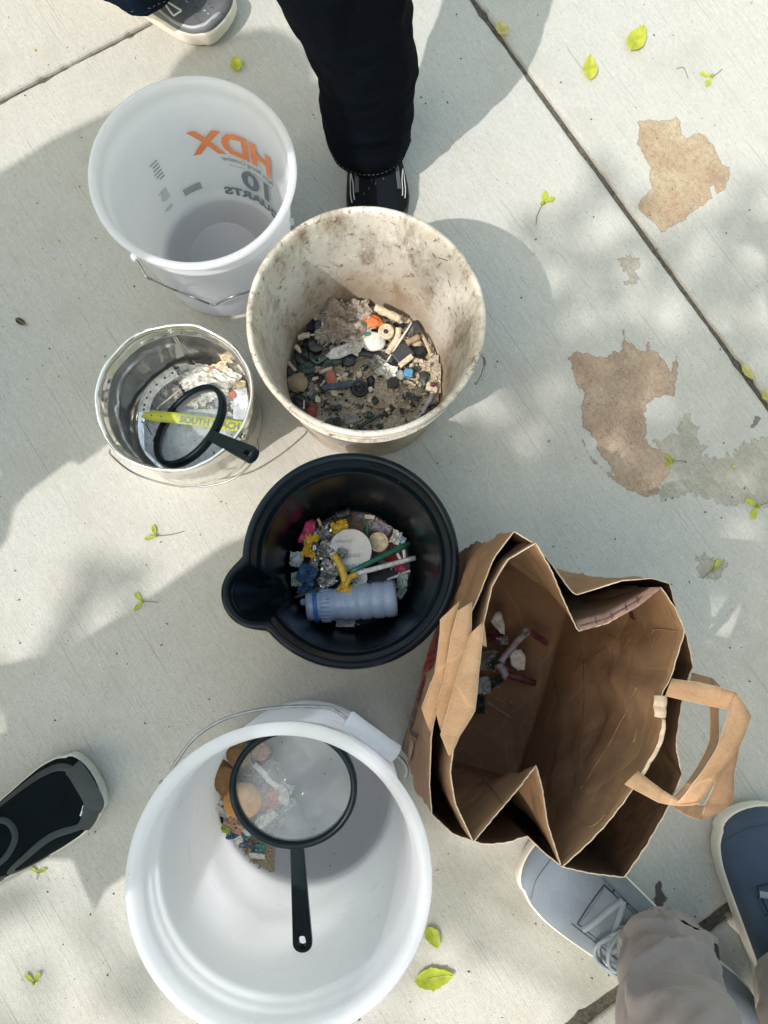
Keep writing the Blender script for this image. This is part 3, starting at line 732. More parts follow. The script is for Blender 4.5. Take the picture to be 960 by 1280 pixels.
wv = [onface(.28+.50*k/NU, .30+.17*q_/NV) for k in range(NU+1) for q_ in range(NV+1)]
wf = [(k*(NV+1)+q_, (k+1)*(NV+1)+q_, (k+1)*(NV+1)+q_+1, k*(NV+1)+q_+1) for k in range(NU) for q_ in range(NV)]
mesh('printed_band', wv, wf, m_redp, bagO, False)
text_mesh('printed_word', 'TRAVERSE', .044, lf(.78, .335), m_inkp, bagO, bold=.0012, sx=1.0)
text_mesh('printed_word', 'O', .09, lf(.84, .56), m_redp, bagO, bold=.002)
text_mesh('printed_word', 'I', .045, lf(.16, .46), m_inkp, bagO, bold=.001)
wv = [lf(.06, .50)(.012*math.cos(a)*1.3, .020*math.sin(a)) for a in np.linspace(0, 2*PI, 24, endpoint=False)]
mesh('printed_mark', wv, [tuple(range(24))], m_pink, bagO, False)
# pinkish printed band with dark brick lines on the folded gusset
ribbon('printed_band', bagI, [((486, 291, .3415), (480, 262, .331)), ((560, 271, .3465), (555, 242, .335)), ((640, 226, .3565), (632, 200, .345)), ((698, 178, .366), (672, 176, .357))], m_pink, .0006)
for (x, y, z) in ((532, 262, .343), (572, 250, .346), (610, 228, .35), (640, 208, .354)):
    v, f = tube([bp(x-2, y-8, z-.0005), bp(x+2, y+7, z+.003)], .0007, 5); mesh('print_line', [p-bagI.location for p in v], f, m_inkp, bagI)
for pts in ([(490, 276, .3395), (560, 257, .3435), (632, 214, .353), (680, 182, .361)],):
    v, f = tube([bp(x, y, z) for x, y, z in pts], .0006, 5); mesh('print_line', [p-bagI.location for p in v], f, m_inkp, bagI)

# ================================================================ PEOPLE
def cloth(name, col, var=.12, weave=900, rough=.9, sheen=.15, bumps=.3, spec=.2):
    g = G(name); v = g.N('TexCoord').outputs['Object']
    c = g.ramp(g.noise(v, 22, 5, .6), [(.3, tuple(q*(1-var) for q in col)), (.7, tuple(q*(1+var) for q in col))])
    fi = g.noise(v, weave, 2, .5); c = g.mix(.3, c, g.ramp(fi, [(.35, tuple(q*.6 for q in col)), (.65, tuple(q*1.35 for q in col))]))
    g.link(c, g.p.inputs['Base Color']); g.p.inputs['Roughness'].default_value = rough; g.p.inputs['Sheen Weight'].default_value = sheen
    g.p.inputs['Specular IOR Level'].default_value = spec
    b = g.bump(fi, .3, .0005); b = g.bump(g.noise(v, 30, 4, .6), bumps, .004, b); b = g.bump(g.math('ABSOLUTE', g.math('SUBTRACT', g.noise(g.N('Mapping', i_Vector=v, i_Scale=(1, 1, 1.6)).outputs[0], 9, 1.5, .45), .5)), bumps, .035, b); g.link(b, g.p.inputs['Normal']); return g.m
m_skin = mat('skin', (.55, .34, .25), .5, .08, 20); m_hair = mat('dark_hair', (.03, .02, .015), .6, .3, 200)
def keepw(o, root):
    o.parent = root; o.matrix_parent_inverse = Matrix.Translation(-Vector(root.location)); return o

WID = [(0, .0), (.012, .40), (.05, .60), (.12, .70), (.25, .72), (.40, .77), (.55, .88), (.70, .97), (.80, 1.0), (.88, .93), (.94, .76), (.98, .50), (1, .0)]
def interp(T, s):
    for (a, x), (b, y) in zip(T, T[1:]):
        if s <= b:
            t = (s-a)/(b-a); return x+(y-x)*t
    return T[-1][1]
def sm(T, s, e=.03): return (interp(T, max(0, s-e))+2*interp(T, s)+interp(T, min(1, s+e)))/4
m_stitch = mat('hem_thread', (.10, .095, .10), .9)
class Shoe:
    def __init__(s, root, toe, heel, W, up_m, sole_m, H=((0, .075), (.1, .095), (.3, .105), (.42, .098), (.6, .070), (.75, .052), (.88, .043), (.96, .030), (1, .012)), solez=.026, asym=.08, zoff=0, label=None):
        toe, heel = Vector((toe.x, toe.y, 0)), Vector((heel.x, heel.y, 0)); s.L = (toe-heel).length; s.W = W/2; s.H = H; s.zs = solez; s.asym = asym
        X = (toe-heel).normalized(); Y = Vector((-X.y, X.x, 0)); s.M = Matrix(((X.x, Y.x, 0, heel.x), (X.y, Y.y, 0, heel.y), (0, 0, 1, .0), (0, 0, 0, 1)))
        s.root = root; n = 40; m = 22; v = []; f = []
        for i in range(n+1):
            q = i/n; u = .5-.5*math.cos(PI*q)
            for j in range(m+1): v.append(s.surf(u, -1+2*j/m))
        for i in range(n):
            for j in range(m): a = i*(m+1)+j; f.append((a, a+m+1, a+m+2, a+1))
        s.o = mesh('shoe', v, f, up_m, None, True, label); s.o.matrix_world = s.M; keepw(s.o, root)
        # sole
        prof = [(.93, .0), (1.0, .004), (1.02, .008), (1.02, solez-.006), (1.004, solez-.001), (.97, solez), (.80, solez-.004)]
        no = 80; v = []; f = []
        for k_, (sc, z) in enumerate(prof):
            for k in range(no):
                a = 2*PI*k/no; u = .5-.5*math.cos(a); w = s.w(u, .0)*(1 if a < PI else -1)
                uu = .5+(u-.5)*(1+(sc-1)*.45); sp = max(0, (u-.8)/.2)**2*.010
                v.append((uu*s.L, (w*sc+s.bend(u)), z+sp+(nz(k*.35, z*50)*.0006)))
        for r_ in range(len(prof)-1):
            for k in range(no): f.append((r_*no+k, r_*no+(k+1) % no, (r_+1)*no+(k+1) % no, (r_+1)*no+k))
        f.append(tuple(range(no))[::-1]); f.append(tuple(range((len(prof)-1)*no, len(prof)*no)))
        s.sole = mesh('sole', v, f, sole_m, s.o)
    def sole_band(s, a0, a1, m, name, h0=.006, h1=1.0):
        n = 28; v = []; f = []; zt = s.zs
        for i in range(n+1):
            a = a0+(a1-a0)*i/n; u = .5-.5*math.cos(a); w = s.w(u, .0)*(1 if math.sin(a) > 0 else -1); sp = max(0, (u-.8)/.2)**2*.010
            for sc, z in ((1.03, h0), (1.035, zt*.5), (1.03, zt-.003), (1.0, zt+.003), (.955, zt+.006)): v.append(((.5+(u-.5)*(1+(sc-1)*.45))*s.L+(.0012 if sc > 1 else 0), w*sc+s.bend(u), z+sp))
        for i in range(n):
            for j in range(4): f.append((i*5+j, (i+1)*5+j, (i+1)*5+j+1, i*5+j+1))
        return solid(mesh(name, v, f, m, s.sole), .001)
    def w(s, u, e=.03):
        T = WID; x = max(0, min(1, u)); base = sm(T, x, .02)
        if x > .93: base = .80*math.sqrt(max(0, 1-((x-.93)/.07)**2))
        if x < .07: base = .62*math.sqrt(max(0, 1-((.07-x)/.07)**2))
        return base*s.W
    def bend(s, u): return s.asym*s.W*math.sin(PI*u)
    def surf(s, u, t, off=0):
        a = t*PI/2; w = s.w(u)*.98+off; h = max(sm(s.H, u, .03)-s.zs+.004, .017)*min(1, max(0, (1-u)/.03))**.4 if u > .9 else max(sm(s.H, u, .03)-s.zs+.004, .017)
        sp = max(0, (u-.8)/.2)**2*.010
        sy = math.copysign(abs(math.sin(a))**.85, math.sin(a)); cz = abs(math.cos(a))**.72
        return Vector((u*s.L, w*sy*(1-.12*cz)+s.bend(u), s.zs+sp*.6+h*cz+off*cz))
    def over(s, pts, w, m, name, th=.0014, closed=False):
        P = smoothline([Vector((a, b, 0)) for a, b in pts], 8) if len(pts) > 2 else [Vector((pts[0][0]+(pts[1][0]-pts[0][0])*k/8, pts[0][1]+(pts[1][1]-pts[0][1])*k/8, 0)) for k in range(9)]
        v = []; f = []
        C = [s.surf(p.x, p.y, th*.5) for p in P]
        for i, p in enumerate(P):
            t = (C[min(i+1, len(C)-1)]-C[max(i-1, 0)]).normalized()
            du = (s.surf(min(1, p.x+.01), p.y)-s.surf(p.x-.01, p.y)); dt = s.surf(p.x, p.y+.02)-s.surf(p.x, p.y-.02)
            nrm = du.cross(dt).normalized()
            if nrm.dot(Vector((0, 0, 1))) < 0 and abs(p.y) < .8: nrm = -nrm
            sd_ = t.cross(nrm).normalized(); ww = w(i/(len(P)-1)) if callable(w) else w
            for q, o in ((-.5, 0), (-.25, th*.8), (.25, th*.8), (.5, 0)): v.append(C[i]+sd_*ww*q+nrm*o)
        for i in range(len(P)-1):
            for q in range(3): f.append((i*4+q, i*4+q+1, (i+1)*4+q+1, (i+1)*4+q))
        return mesh(name, v, f, m, s.o)
    def patch(s, u0, u1, t0, t1, m, name, off=.0008, n=12):
        v = [s.surf(u0+(u1-u0)*i/n, t0+(t1-t0)*j/n, off) for i in range(n+1) for j in range(n+1)]
        f = [(i*(n+1)+j, (i+1)*(n+1)+j, (i+1)*(n+1)+j+1, i*(n+1)+j+1) for i in range(n) for j in range(n)]
        return mesh(name, v, f, m, s.o)

def leg_loft(root, rings, m, name='trouser_leg', n=110, wr=.006, seed=0, hem=True, label=None):
    """rings (x, y, z, rx, ry) bottom to top in world coordinates, with cloth folds"""
    P = smoothline([Vector((a, b, c)) for a, b, c, _, _ in rings], 14); Rx = smoothline([Vector((d, e, 0)) for *_, d, e in rings], 14)
    v = []; f = []; rows = list(zip(P, Rx)); nr = len(rows)
    for i, (p, r) in enumerate(rows):
        for k in range(n):
            a = 2*PI*k/n; d = Vector((math.cos(a), math.sin(a), 0)); t = i/nr
            q = p+Vector((d.x*r.x, d.y*r.y, 0))
            w = nz(q.x*8+seed, q.y*8, q.z*9)*1.0+(.45-min(.45, abs(nz(q.x*8+seed+q.z*6, q.y*8-q.z*9, q.z*13+3))*2.2))*3.2-.6+(.3-min(.3, abs(nz(q.x*15+seed, q.y*15+q.z*12, q.z*26+8))*1.8))*1.6
            amp = wr*(1.3-.7*t)
            q = q+d*(w*amp)
            if i == 0 and hem: q.z += nz(math.cos(a)*1.5+seed, math.sin(a)*1.5)*.012
            if i == 1 and hem: q = q+d*.0012
            v.append(q)
    if hem:   # turned-in edge
        for k in range(n):
            q = v[k]; c = rows[0][0]; v.append(Vector((c.x+(q.x-c.x)*.955, c.y+(q.y-c.y)*.955, q.z+.001)))
        for k in range(n):
            q = v[k]; c = rows[0][0]; v.append(Vector((c.x+(q.x-c.x)*.93, c.y+(q.y-c.y)*.93, q.z+.03)))
        b = nr*n
        for k in range(n): f += [(b+k, b+(k+1) % n, (k+1) % n, k), (b+n+k, b+n+(k+1) % n, b+(k+1) % n, b+k)]
    for i in range(nr-1):
        for k in range(n): f.append((i*n+k, i*n+(k+1) % n, (i+1)*n+(k+1) % n, (i+1)*n+k))
    o = mesh(name, v, f, m, None, True, label); keepw(o, root)
    if hem:
        for row, nm in ((3, 'hem_stitching'),):
            ve = []; fe = []
            for k in range(0, n, 2):
                a_, b_ = v[row*n+k], v[row*n+(k+1) % n]; c0 = rows[row][0]; ex = lambda p: p+Vector((p.x-c0.x, p.y-c0.y, 0)).normalized()*.0004
                t2, f2 = tube([ex(a_), ex(b_)], .00045, 4); bb = len(ve); ve += t2; fe += [tuple(i_+bb for i_ in q_) for q_ in f2]
            so_ = mesh(nm, ve, fe, m_stitch, o); so_.matrix_parent_inverse = Matrix.Identity(4)
    return o

def hand(V, E_, R, wrist_i, wrist, d, side):
    """palm and five separate bent fingers; returns nothing, extends the skeleton lists"""
    d = d.normalized(); up_ = Vector((0, 0, 1)); s = d.cross(up_); s = s.normalized() if s.length > .1 else Vector((1, 0, 0)); nrm = s.cross(d)
    pc = len(V); V.append(wrist+d*.05); R.append((.026, .014)); E_.append((wrist_i, pc))
    for k, (o, l) in enumerate(((-.03, .066), (-.01, .076), (.011, .070), (.031, .054))):
        a = len(V); V.append(wrist+d*.092+s*o); R.append(.0095); E_.append((pc, a))
        b = len(V); V.append(V[a]+(d*.8-nrm*.45)*l*.5); R.append(.0085); E_.append((a, b))
        c = len(V); V.append(V[b]+(d*.35-nrm*.85)*l*.5); R.append(.0075); E_.append((b, c))
    a = len(V); V.append(wrist+d*.03+s*side*.035-nrm*.008); R.append(.012); E_.append((pc, a))
    b = len(V); V.append(V[a]+(d*.7+s*side*.6-nrm*.3)*.035); R.append(.0095); E_.append((a, b))
def figure(label, loc, pelvis, face, ankles, hands, head, shirt_c, trou_c, chest=None, offtr=True, shw=.19, elbows=None, knees=None, vis_legs=()):
    root = empty('person', (loc[0], loc[1], 0), label, 'person')
    pel = Vector(pelvis); hd = Vector(head); ch = Vector(chest) if chest else pel.lerp(hd, .52); f = Vector((math.cos(face), math.sin(face), 0)); s = Vector((-f.y, f.x, 0))
    nk = ch.lerp(hd, .62); V = [pel, pel.lerp(ch, .5), ch, nk, hd-Vector((0, 0, .03)), hd+Vector((0, 0, .075))]; R = [(.15, .11), (.13, .10), (.155, .105), .055, (.078, .09), (.07, .08)]
    E_ = [(0, 1), (1, 2), (2, 3), (3, 4), (4, 5)]; arms = []
    for sg, h in zip((1, -1), hands):
        sh = ch+s*sg*shw+Vector((0, 0, .08)); h = Vector(h); mid = (sh+h)/2; ln = (h-sh).length
        el = Vector(elbows[0 if sg == 1 else 1]) if elbows else mid+s*sg*.06+Vector((0, 0, -1))*math.sqrt(max(0, .29**2-(ln/2)**2))
        i = len(V); V += [sh, el, h]; R += [.062, .043, .028]; E_ += [(2, i), (i, i+1), (i+1, i+2)]; arms.append((sh, el, h))
        hand(V, E_, R, i+2, h, (h-el), -sg)
    legs = []
    for j, (sg, an) in enumerate(zip((1, -1), ankles)):
        hp_ = pel+s*sg*.09-Vector((0, 0, .06)); an = Vector(an); kn = Vector(knees[j]) if knees else (hp_+an)/2+f*.03
        i = len(V); V += [hp_, kn, an]; R += [.085, .050, .030]; E_ += [(0, i), (i, i+1), (i+1, i+2)]; legs.append((hp_, kn, an))
        
    # nose and ears
    b = len(V); V.append(hd+f*.095-Vector((0, 0, .02))); R.append(.013); E_.append((4, b))
    keepw(skin('body', [tuple(v) for v in V], E_, R, m_skin, root, 1), root)
    mS = cloth('shirt_'+str(len(bpy.data.materials)), shirt_c); mT = cloth('trousers_'+str(len(bpy.data.materials)), trou_c)
    V2 = [pel-Vector((0, 0, .02)), pel.lerp(ch, .5), ch, ch.lerp(nk, .6)]; R2 = [(.17, .13), (.155, .12), (.18, .125), .085]; E2_ = [(0, 1), (1, 2), (2, 3)]
    for sh, el, h in arms:
        i = len(V2); V2 += [sh, sh.lerp(el, .75)]; R2 += [.08, .066]; E2_ += [(2, i), (i, i+1)]
    keepw(skin('shirt', [tuple(v) for v in V2], E2_, R2, mS, root, 1), root)
    V3 = [pel]; R3 = [(.17, .135)]; E3 = []
    for j, (hp_, kn, an) in enumerate(legs):
        if j in vis_legs:
            i = len(V3); V3 += [hp_, hp_.lerp(kn, .3)]; R3 += [.105, .095]; E3 += [(0, i), (i, i+1)]; continue
        i = len(V3); V3 += [hp_, kn, an+Vector((0, 0, .02))]; R3 += [.105, .082, .062]; E3 += [(0, i), (i, i+1), (i+1, i+2)]
    keepw(skin('trousers', [tuple(v) for v in V3], E3, R3, mT, root, 1), root)
    bm = bmesh.new(); bmesh.ops.create_icosphere(bm, subdivisions=3, radius=.112)
    for v in bm.verts:
        v.co = Vector((v.co.x*.92, v.co.y*.92, v.co.z*1.05))
        if v.co.dot(f) > .03 and v.co.z < .05: v.co *= .72
        v.co *= 1+nz(*(v.co*30))*.05; v.co += hd+Vector((0, 0, .03))-f*.012
    me = bpy.data.meshes.new('hair'); bm.to_mesh(me); bm.free(); ho = bpy.data.objects.new('hair', me); COL.objects.link(ho); me.materials.append(m_hair); keepw(ho, root)
    return root, mT, legs

# --- person in black trousers, top of the picture
m_dksh = cloth('black_knit', (.006, .008, .011), .3, 700, .85, .02, .3, .08); m_blk = cloth('black_twill', (.0025, .0042, .0075), .2, 1200, .95, 0, .5, .05)
ax, ay = .004, .715
p1, mT1, lg = figure('person in loose black trousers and black running shoe standing behind the stained bucket', (ax, ay), (-.29, .92, .90), -PI/2-.1, [(.0+ax, ay, .09), (-.46, 1.20, .09)][::1],
   [(-.10, .66, 1.20), (-.52, .66, 1.2)], (-.32, .88, 1.58), (.02, .03, .05), (.0075, .009, .014), knees=[(-.065, .75, .48), (-.42, 1.06, .48)], vis_legs=(0,))
leg_loft(p1, [(.002, .706, .070, .060, .058), (.002, .710, .11, .062, .061), (-.002, .716, .19, .066, .063), (-.010, .718, .26, .068, .065), (-.046, .728, .40, .087, .080), (-.085, .755, .52, .086, .088), (-.15, .81, .70, .098, .10), (-.21, .87, .86, .105, .11)], m_blk, seed=2, wr=.0028)
leg_loft(p1, [(-.030, .700, .13, .026, .026), (-.034, .698, .155, .033, .03), (-.030, .70, .19, .026, .026)], m_blk, 'trouser_fold', seed=4, wr=.003, hem=False)
s1 = Shoe(p1, at(474, 292), at(456, 128), .098, m_dksh, mat('black_rubber', (.02, .02, .022), .7))
m_wh = mat('white_print', (.78, .78, .76), .6, .05); m_gband = cloth('grey_band', (.07, .085, .09), .2, 500)
m_silver = mat('silver_trim', (.45, .46, .45), .4, .1)
# bird mark on the tongue, dots on the knit, white side chevrons
s1.over([(.62, .22), (.665, .03)], .0026, m_wh, 'logo_mark'); s1.over([(.67, .05), (.635, -.16)], .0026, m_wh, 'logo_mark')
for sg in (1, -1):
    s1.over([(.66, .72*sg), (.74, .62*sg), (.84, .62*sg)], .0014, m_silver, 'side_stripe'); s1.over([(.66, .74*sg), (.75, .74*sg), (.85, .74*sg)], .0014, m_silver, 'side_stripe')
    s1.over([(.35, .5*sg), (.55, .48*sg), (.8, .5*sg)], .007, m_gband, 'side_band')
for k in range(14):
    u = .56+.28*((k*7) % 11)/11; t = -.45+.9*((k*5) % 13)/13; s1.over([(u, t), (u+.012, t)], .0014, m_gband, 'knit_dot')
for k in range(4): s1.over([(.40-.0*k+.035*k, -.26), (.42+.035*k, 0), (.40+.035*k, .26)], .006, m_dksh, 'lace')

# --- person with grey running shoe, top left corner
m_gknit = cloth('grey_mesh', (.11, .115, .125), .35, 420, .8, .1); m_cream = mat('cream_foam', (.70, .67, .60), .7, .08, 80, .2)
m_navy = cloth('navy_twill', (.004, .009, .018), .2, 1000, .9, 0, .4, .06)
hx = at(96, -62)
p4, mT4, lg = figure('person in navy trousers with one grey mesh running shoe at the top left corner', (hx.x, hx.y), (-.66, 1.22, .92), -PI/6, [(-.44, 1.06, .20), (-.78, 1.35, .09)],
   [(-.42, 1.0, 1.05), (-.70, .92, 1.0)], (-.62, 1.2, 1.62), (.2, .22, .24), (.012, .022, .04), vis_legs=(0,))
s4 = Shoe(p4, at(289, 42, .0), hx, .108, m_gknit, m_cream, solez=.030, asym=-.05)
q4 = at(168, -36, .10)
leg_loft(p4, [(q4.x, q4.y, .095, .070, .062), (q4.x-.005, q4.y+.01, .14, .070, .062), (q4.x-.03, q4.y+.03, .25, .070, .068), (-.53, 1.12, .48, .075, .08), (-.60, 1.19, .82, .10, .105)], m_navy, seed=6)
s4.over([(.68, -.50), (.80, -.46)], .0028, m_wh, 'logo_mark'); s4.over([(.80, -.46), (.77, -.70)], .0028, m_wh, 'logo_mark'); s4.over([(.77, -.70), (.68, -.50)], .0028, m_wh, 'logo_mark')
m_slv = mat('silver_overlay', (.30, .32, .34), .4, .15)
s4.over([(.45, -.55), (.60, -.72), (.78, -.86), (.92, -.72), (.985, -.2)], .006, m_slv, 'overlay_band')
s4.over([(.45, -.72), (.62, -.88), (.8, -.95), (.95, -.8), (.99, -.2)], .009, mat('grey_overlay', (.13, .15, .17), .6), 'overlay_band')
for k in range(60):
    u = .62+.33*((k*7) % 13)/13; t = -.35+1.1*((k*5) % 17)/17; s4.over([(u, t), (u+.012, t+.01)], .0022, m_gband if k % 2 else m_slv, 'knit_dot')
for k in range(4): s4.over([(.42+.05*k, -.28), (.44+.05*k, 0), (.42+.05*k, .28)], .007, m_gknit, 'lace')

# --- person at the left edge, dark trainer
m_dk2 = cloth('dark_teal_mesh', (.004, .007, .009), .3, 600, .85, .0, .3, .08); m_bnd = mat('slate_overlay', (.018, .028, .033), .6, .15, 90, .1)
toe2, heel2 = at(128, 962), at(-95, 1112)
p2, mT2, lg = figure('person with dark slate banded running shoe at the left edge of the picture', (heel2.x, heel2.y), (-.83, -.59, .92), math.radians(118), [(-.66, -.40, .09), (-1.0, -.66, .09)],
   [(-1.0, -.68, .86), (-.68, -.50, .86)], (-.83, -.59, 1.56), (.3, .32, .34), (.03, .035, .05), shw=.13)
m_ltsole = mat('pale_grey_foam', (.55, .57, .55), .75, .12, 60, .3)
s2 = Shoe(p2, toe2, heel2, .112, m_dk2, m_ltsole, asym=-.12, solez=.030)
s2.over([(.30, .62), (.45, .66), (.62, .70), (.80, .66), (.92, .52), (.955, .1)], .010, m_bnd, 'overlay_band')
s2.over([(.955, .45), (.965, 0), (.95, -.55), (.90, -.70), (.83, -.82)], lambda t: .026 if t < .7 else .022, m_bnd, 'toe_cap')
s2.over([(.86, -.78), (.78, -.52), (.70, -.42), (.60, -.50), (.52, -.62), (.50, -.80), (.56, -.92), (.64, -.95)], .010, m_bnd, 'overlay_band')
s2.over([(.42, .46), (.52, .44), (.60, .30), (.62, .0), (.55, -.25), (.48, -.30)], .008, m_bnd, 'overlay_band')
s2.over([(.905, -.36), (.865, -.47)], .0022, m_wh, 'reflective_tab')
s2.over([(.40, -.55), (.46, -.72), (.40, -.92)], .010, m_bnd, 'overlay_band')
for k in range(7): s2.over([(.30+.035*k, -.30), (.32+.035*k, 0), (.30+.035*k, .30)], .006, m_dk2 if k % 2 else m_bnd, 'lace')
s2.over([(.44, .10), (.47, .10)], .002, m_wh, 'tongue_print'); s2.over([(.44, .04), (.46, .04)], .002, m_wh, 'tongue_print')
s2.over([(.27, -.80), (.32, -.86)], .004, m_wh, 'side_print'); s2.over([(.30, -.72), (.30, -.92)], .0025, m_wh, 'side_print'); s2.over([(.26, -.90), (.34, -.78)], .002, m_wh, 'side_print')

# --- the photographer, bottom right: two blue grey canvas shoes, stone trousers
m_canv = cloth('blue_grey_canvas', (.150, .180, .218), .12, 1400, .9, .15, .35); m_canvd = cloth('navy_canvas', (.048, .072, .112), .15, 1400, .9, .15, .15)
m_sole3 = mat('off_white_rubber', (.70, .69, .64), .6, .08, 60, .15); m_stone = cloth('stone_twill', (.275, .25, .255), .08, 1500, .9, .2, .35)
m_lace = cloth('blue_grey_lace', (.24, .28, .33), .1, 1400, .9, .1, .1)
m_hole = mat('dark_gap', (.012, .014, .018), .9)
toe3, heel3 = at(656, 1052), at(920, 1262)
H3 = ((0, .070), (.1, .085), (.3, .098), (.45, .088), (.6, .068), (.75, .054), (.88, .046), (.96, .034), (1, .014))
toe3b, heel3b = at(921, 1000), at(1003, 1325)
ph, mT3, lg = figure('photographer in stone coloured trousers and blue grey canvas shoes at the bottom right', (.50, -.52), (.66, -.66, .90), math.radians(140), [tuple(at(844, 1296, .22)), tuple(at(1070, 1320, .24))],
   [(-.02, -.10, 1.26), (.10, .02, 1.26)], (.30, -.34, 1.56), (.25, .27, .3), (.27, .25, .245), chest=(.50, -.52, 1.30), vis_legs=(0, 1), knees=[tuple(at(1000, 1500, .42)), (.60, -.56, .48)], elbows=[(.20, -.42, 1.20), (.42, -.15, 1.20)])
s3 = Shoe(ph, toe3, heel3, .122, m_canv, m_sole3, H=H3, asym=.10, solez=.034)
s3b = Shoe(ph, toe3b, heel3b, .122, m_canvd, m_sole3, H=H3, asym=-.10, solez=.034)
for sh_, mm in ((s3, m_canv), (s3b, m_canvd)):
    sh_.over([(.73, -.36), (.735, 0), (.73, .36)], .0014, m_hole, 'throat_seam')
    for sg in (1, -1): sh_.over([(.73, .36*sg), (.63, .34*sg), (.48, .33*sg)], .0014, m_hole, 'throat_seam'); sh_.over([(.745, .44*sg), (.63, .42*sg), (.48, .41*sg)], .0007, m_gband, 'stitching')
    sh_.patch(.48, .725, -.33, .33, mm, 'tongue', .002)
    for k in range(4):
        u = .705-.055*k
        sh_.over([(u, -.36), (u-.022, 0), (u-.05, .36)] if k % 2 else [(u-.05, -.36), (u-.022, 0), (u, .36)], .0085, m_lace, 'lace', .0055)
    sh_.over([(.90, -.80), (.93, -.3), (.935, .3), (.90, .80)], .0008, m_gband, 'toe_seam')
    for q in ((.69, .40), (.69, -.40), (.63, .40), (.63, -.40)): sh_.over([(q[0], q[1]), (q[0]+.006, q[1])], .003, m_hole, 'eyelet')
def lace_loop(sh_, pts, m, r=.0026):
    v, f = tube(smoothline([sh_.surf(a, b, c) for a, b, c in pts], 8), r, 8); mesh('lace', v, f, m, sh_.o)
lace_loop(s3, [(0.625, 0.050, 0.0130), (0.655, 0.300, 0.0150), (0.625, 0.520, 0.0150), (0.565, 0.550, 0.0130), (0.545, 0.350, 0.0150), (0.595, 0.150, 0.0190), (0.625, 0.050, 0.0170)], m_lace)
lace_loop(s3, [(0.625, 0.020, 0.0170), (0.625, 0.220, 0.0230), (0.585, 0.420, 0.0190), (0.535, 0.400, 0.0150), (0.545, 0.180, 0.0190), (0.605, 0.020, 0.0190)], m_lace)
lace_loop(s3, [(0.615, 0.000, 0.0150), (0.595, -0.250, 0.0170), (0.545, -0.350, 0.0150), (0.525, -0.150, 0.0170), (0.585, 0.000, 0.0170)], m_lace)
lace_loop(s3, [(0.625, 0.000, 0.0150), (0.645, 0.300, 0.0090), (0.595, 0.620, 0.0080), (0.525, 0.700, 0.0080)], m_lace)
m_blue = mat('blue_badge', (.02, .12, .38), .4, .2, 200)
# blue oval badge with white edge on the outer side
def badge(sh_, u0, t0, ru, rt_, m, off, name, n=28):
    v = [sh_.surf(u0+ru*math.cos(2*PI*k/n), t0+rt_*math.sin(2*PI*k/n), off) for k in range(n)]+[sh_.surf(u0, t0, off)]
    mesh(name, v, [(k, (k+1) % n, n) for k in range(n)], m, sh_.o, False)
badge(s3, .475, .74, .050, .11, m_wh, .0016, 'badge'); badge(s3, .475, .74, .040, .080, m_blue, .0028, 'badge'); 
s3.over([(.525, .77), (.505, .83), (.495, .77), (.475, .83)], .002, mat('pale_blue_print', (.3, .5, .75), .5), 'badge_print')
def ringat(px, py, z, rx, ry): p = at(px, py, z); return (p.x, p.y, z, rx, ry)
leg_loft(ph, [ringat(838, 1204, .082, .058, .060), ringat(836, 1214, .11, .064, .062), ringat(835, 1244, .16, .066, .066), ringat(842, 1292, .22, .068, .068), ringat(880, 1360, .30, .072, .072), ringat(1000, 1500, .42, .078, .078), ringat(1350, 1950, .60, .09, .09), (.60, -.64, .84, .105, .105)], m_stone, seed=21, wr=.010, label='stone coloured trouser leg bunched over the shoe')
leg_loft(ph, [ringat(1006, 1232, .082, .058, .060), ringat(1010, 1245, .12, .064, .062), ringat(1085, 1330, .26, .071, .07), (.60, -.56, .48, .08, .08), (.68, -.62, .84, .10, .105)], m_stone, seed=31, wr=.008)
# phone held above the scene (the picture is taken through it)
fn_ = mat('phone_case', (.03, .03, .035), .4)
v, f = prism([(-.038, -.105), (.038, -.105), (.038, .045), (-.038, .045)], .008, CAMH+.012); tag(center(bevel(mesh('mobile_phone', v, f, fn_, None, False), .003)), 'dark mobile phone held out flat in the hands of the photographer', 'phone')

# --- bystander outside the left edge whose shadow falls across the slabs
by, mTb, lgb = figure('bystander in dark clothes outside the left edge whose shadow crosses the slab', (-1.22, -.10), (-1.255, -.035, .92), math.radians(125), [(-1.20, -.09, .09), (-1.36, .03, .09)],
   [(-1.40, .25, 1.1), (-1.10, -.26, 1.0)], (-1.215, .005, 1.70), (.1, .12, .15), (.03, .035, .05))
for an, fc in zip(((-1.20, -.09), (-1.36, .03)), (0, 0)):
    d = Vector((math.cos(math.radians(125)), math.sin(math.radians(125)), 0)); c_ = Vector((*an, 0)); Shoe(by, c_+d*.20, c_-d*.08, .1, m_dksh, m_cream)

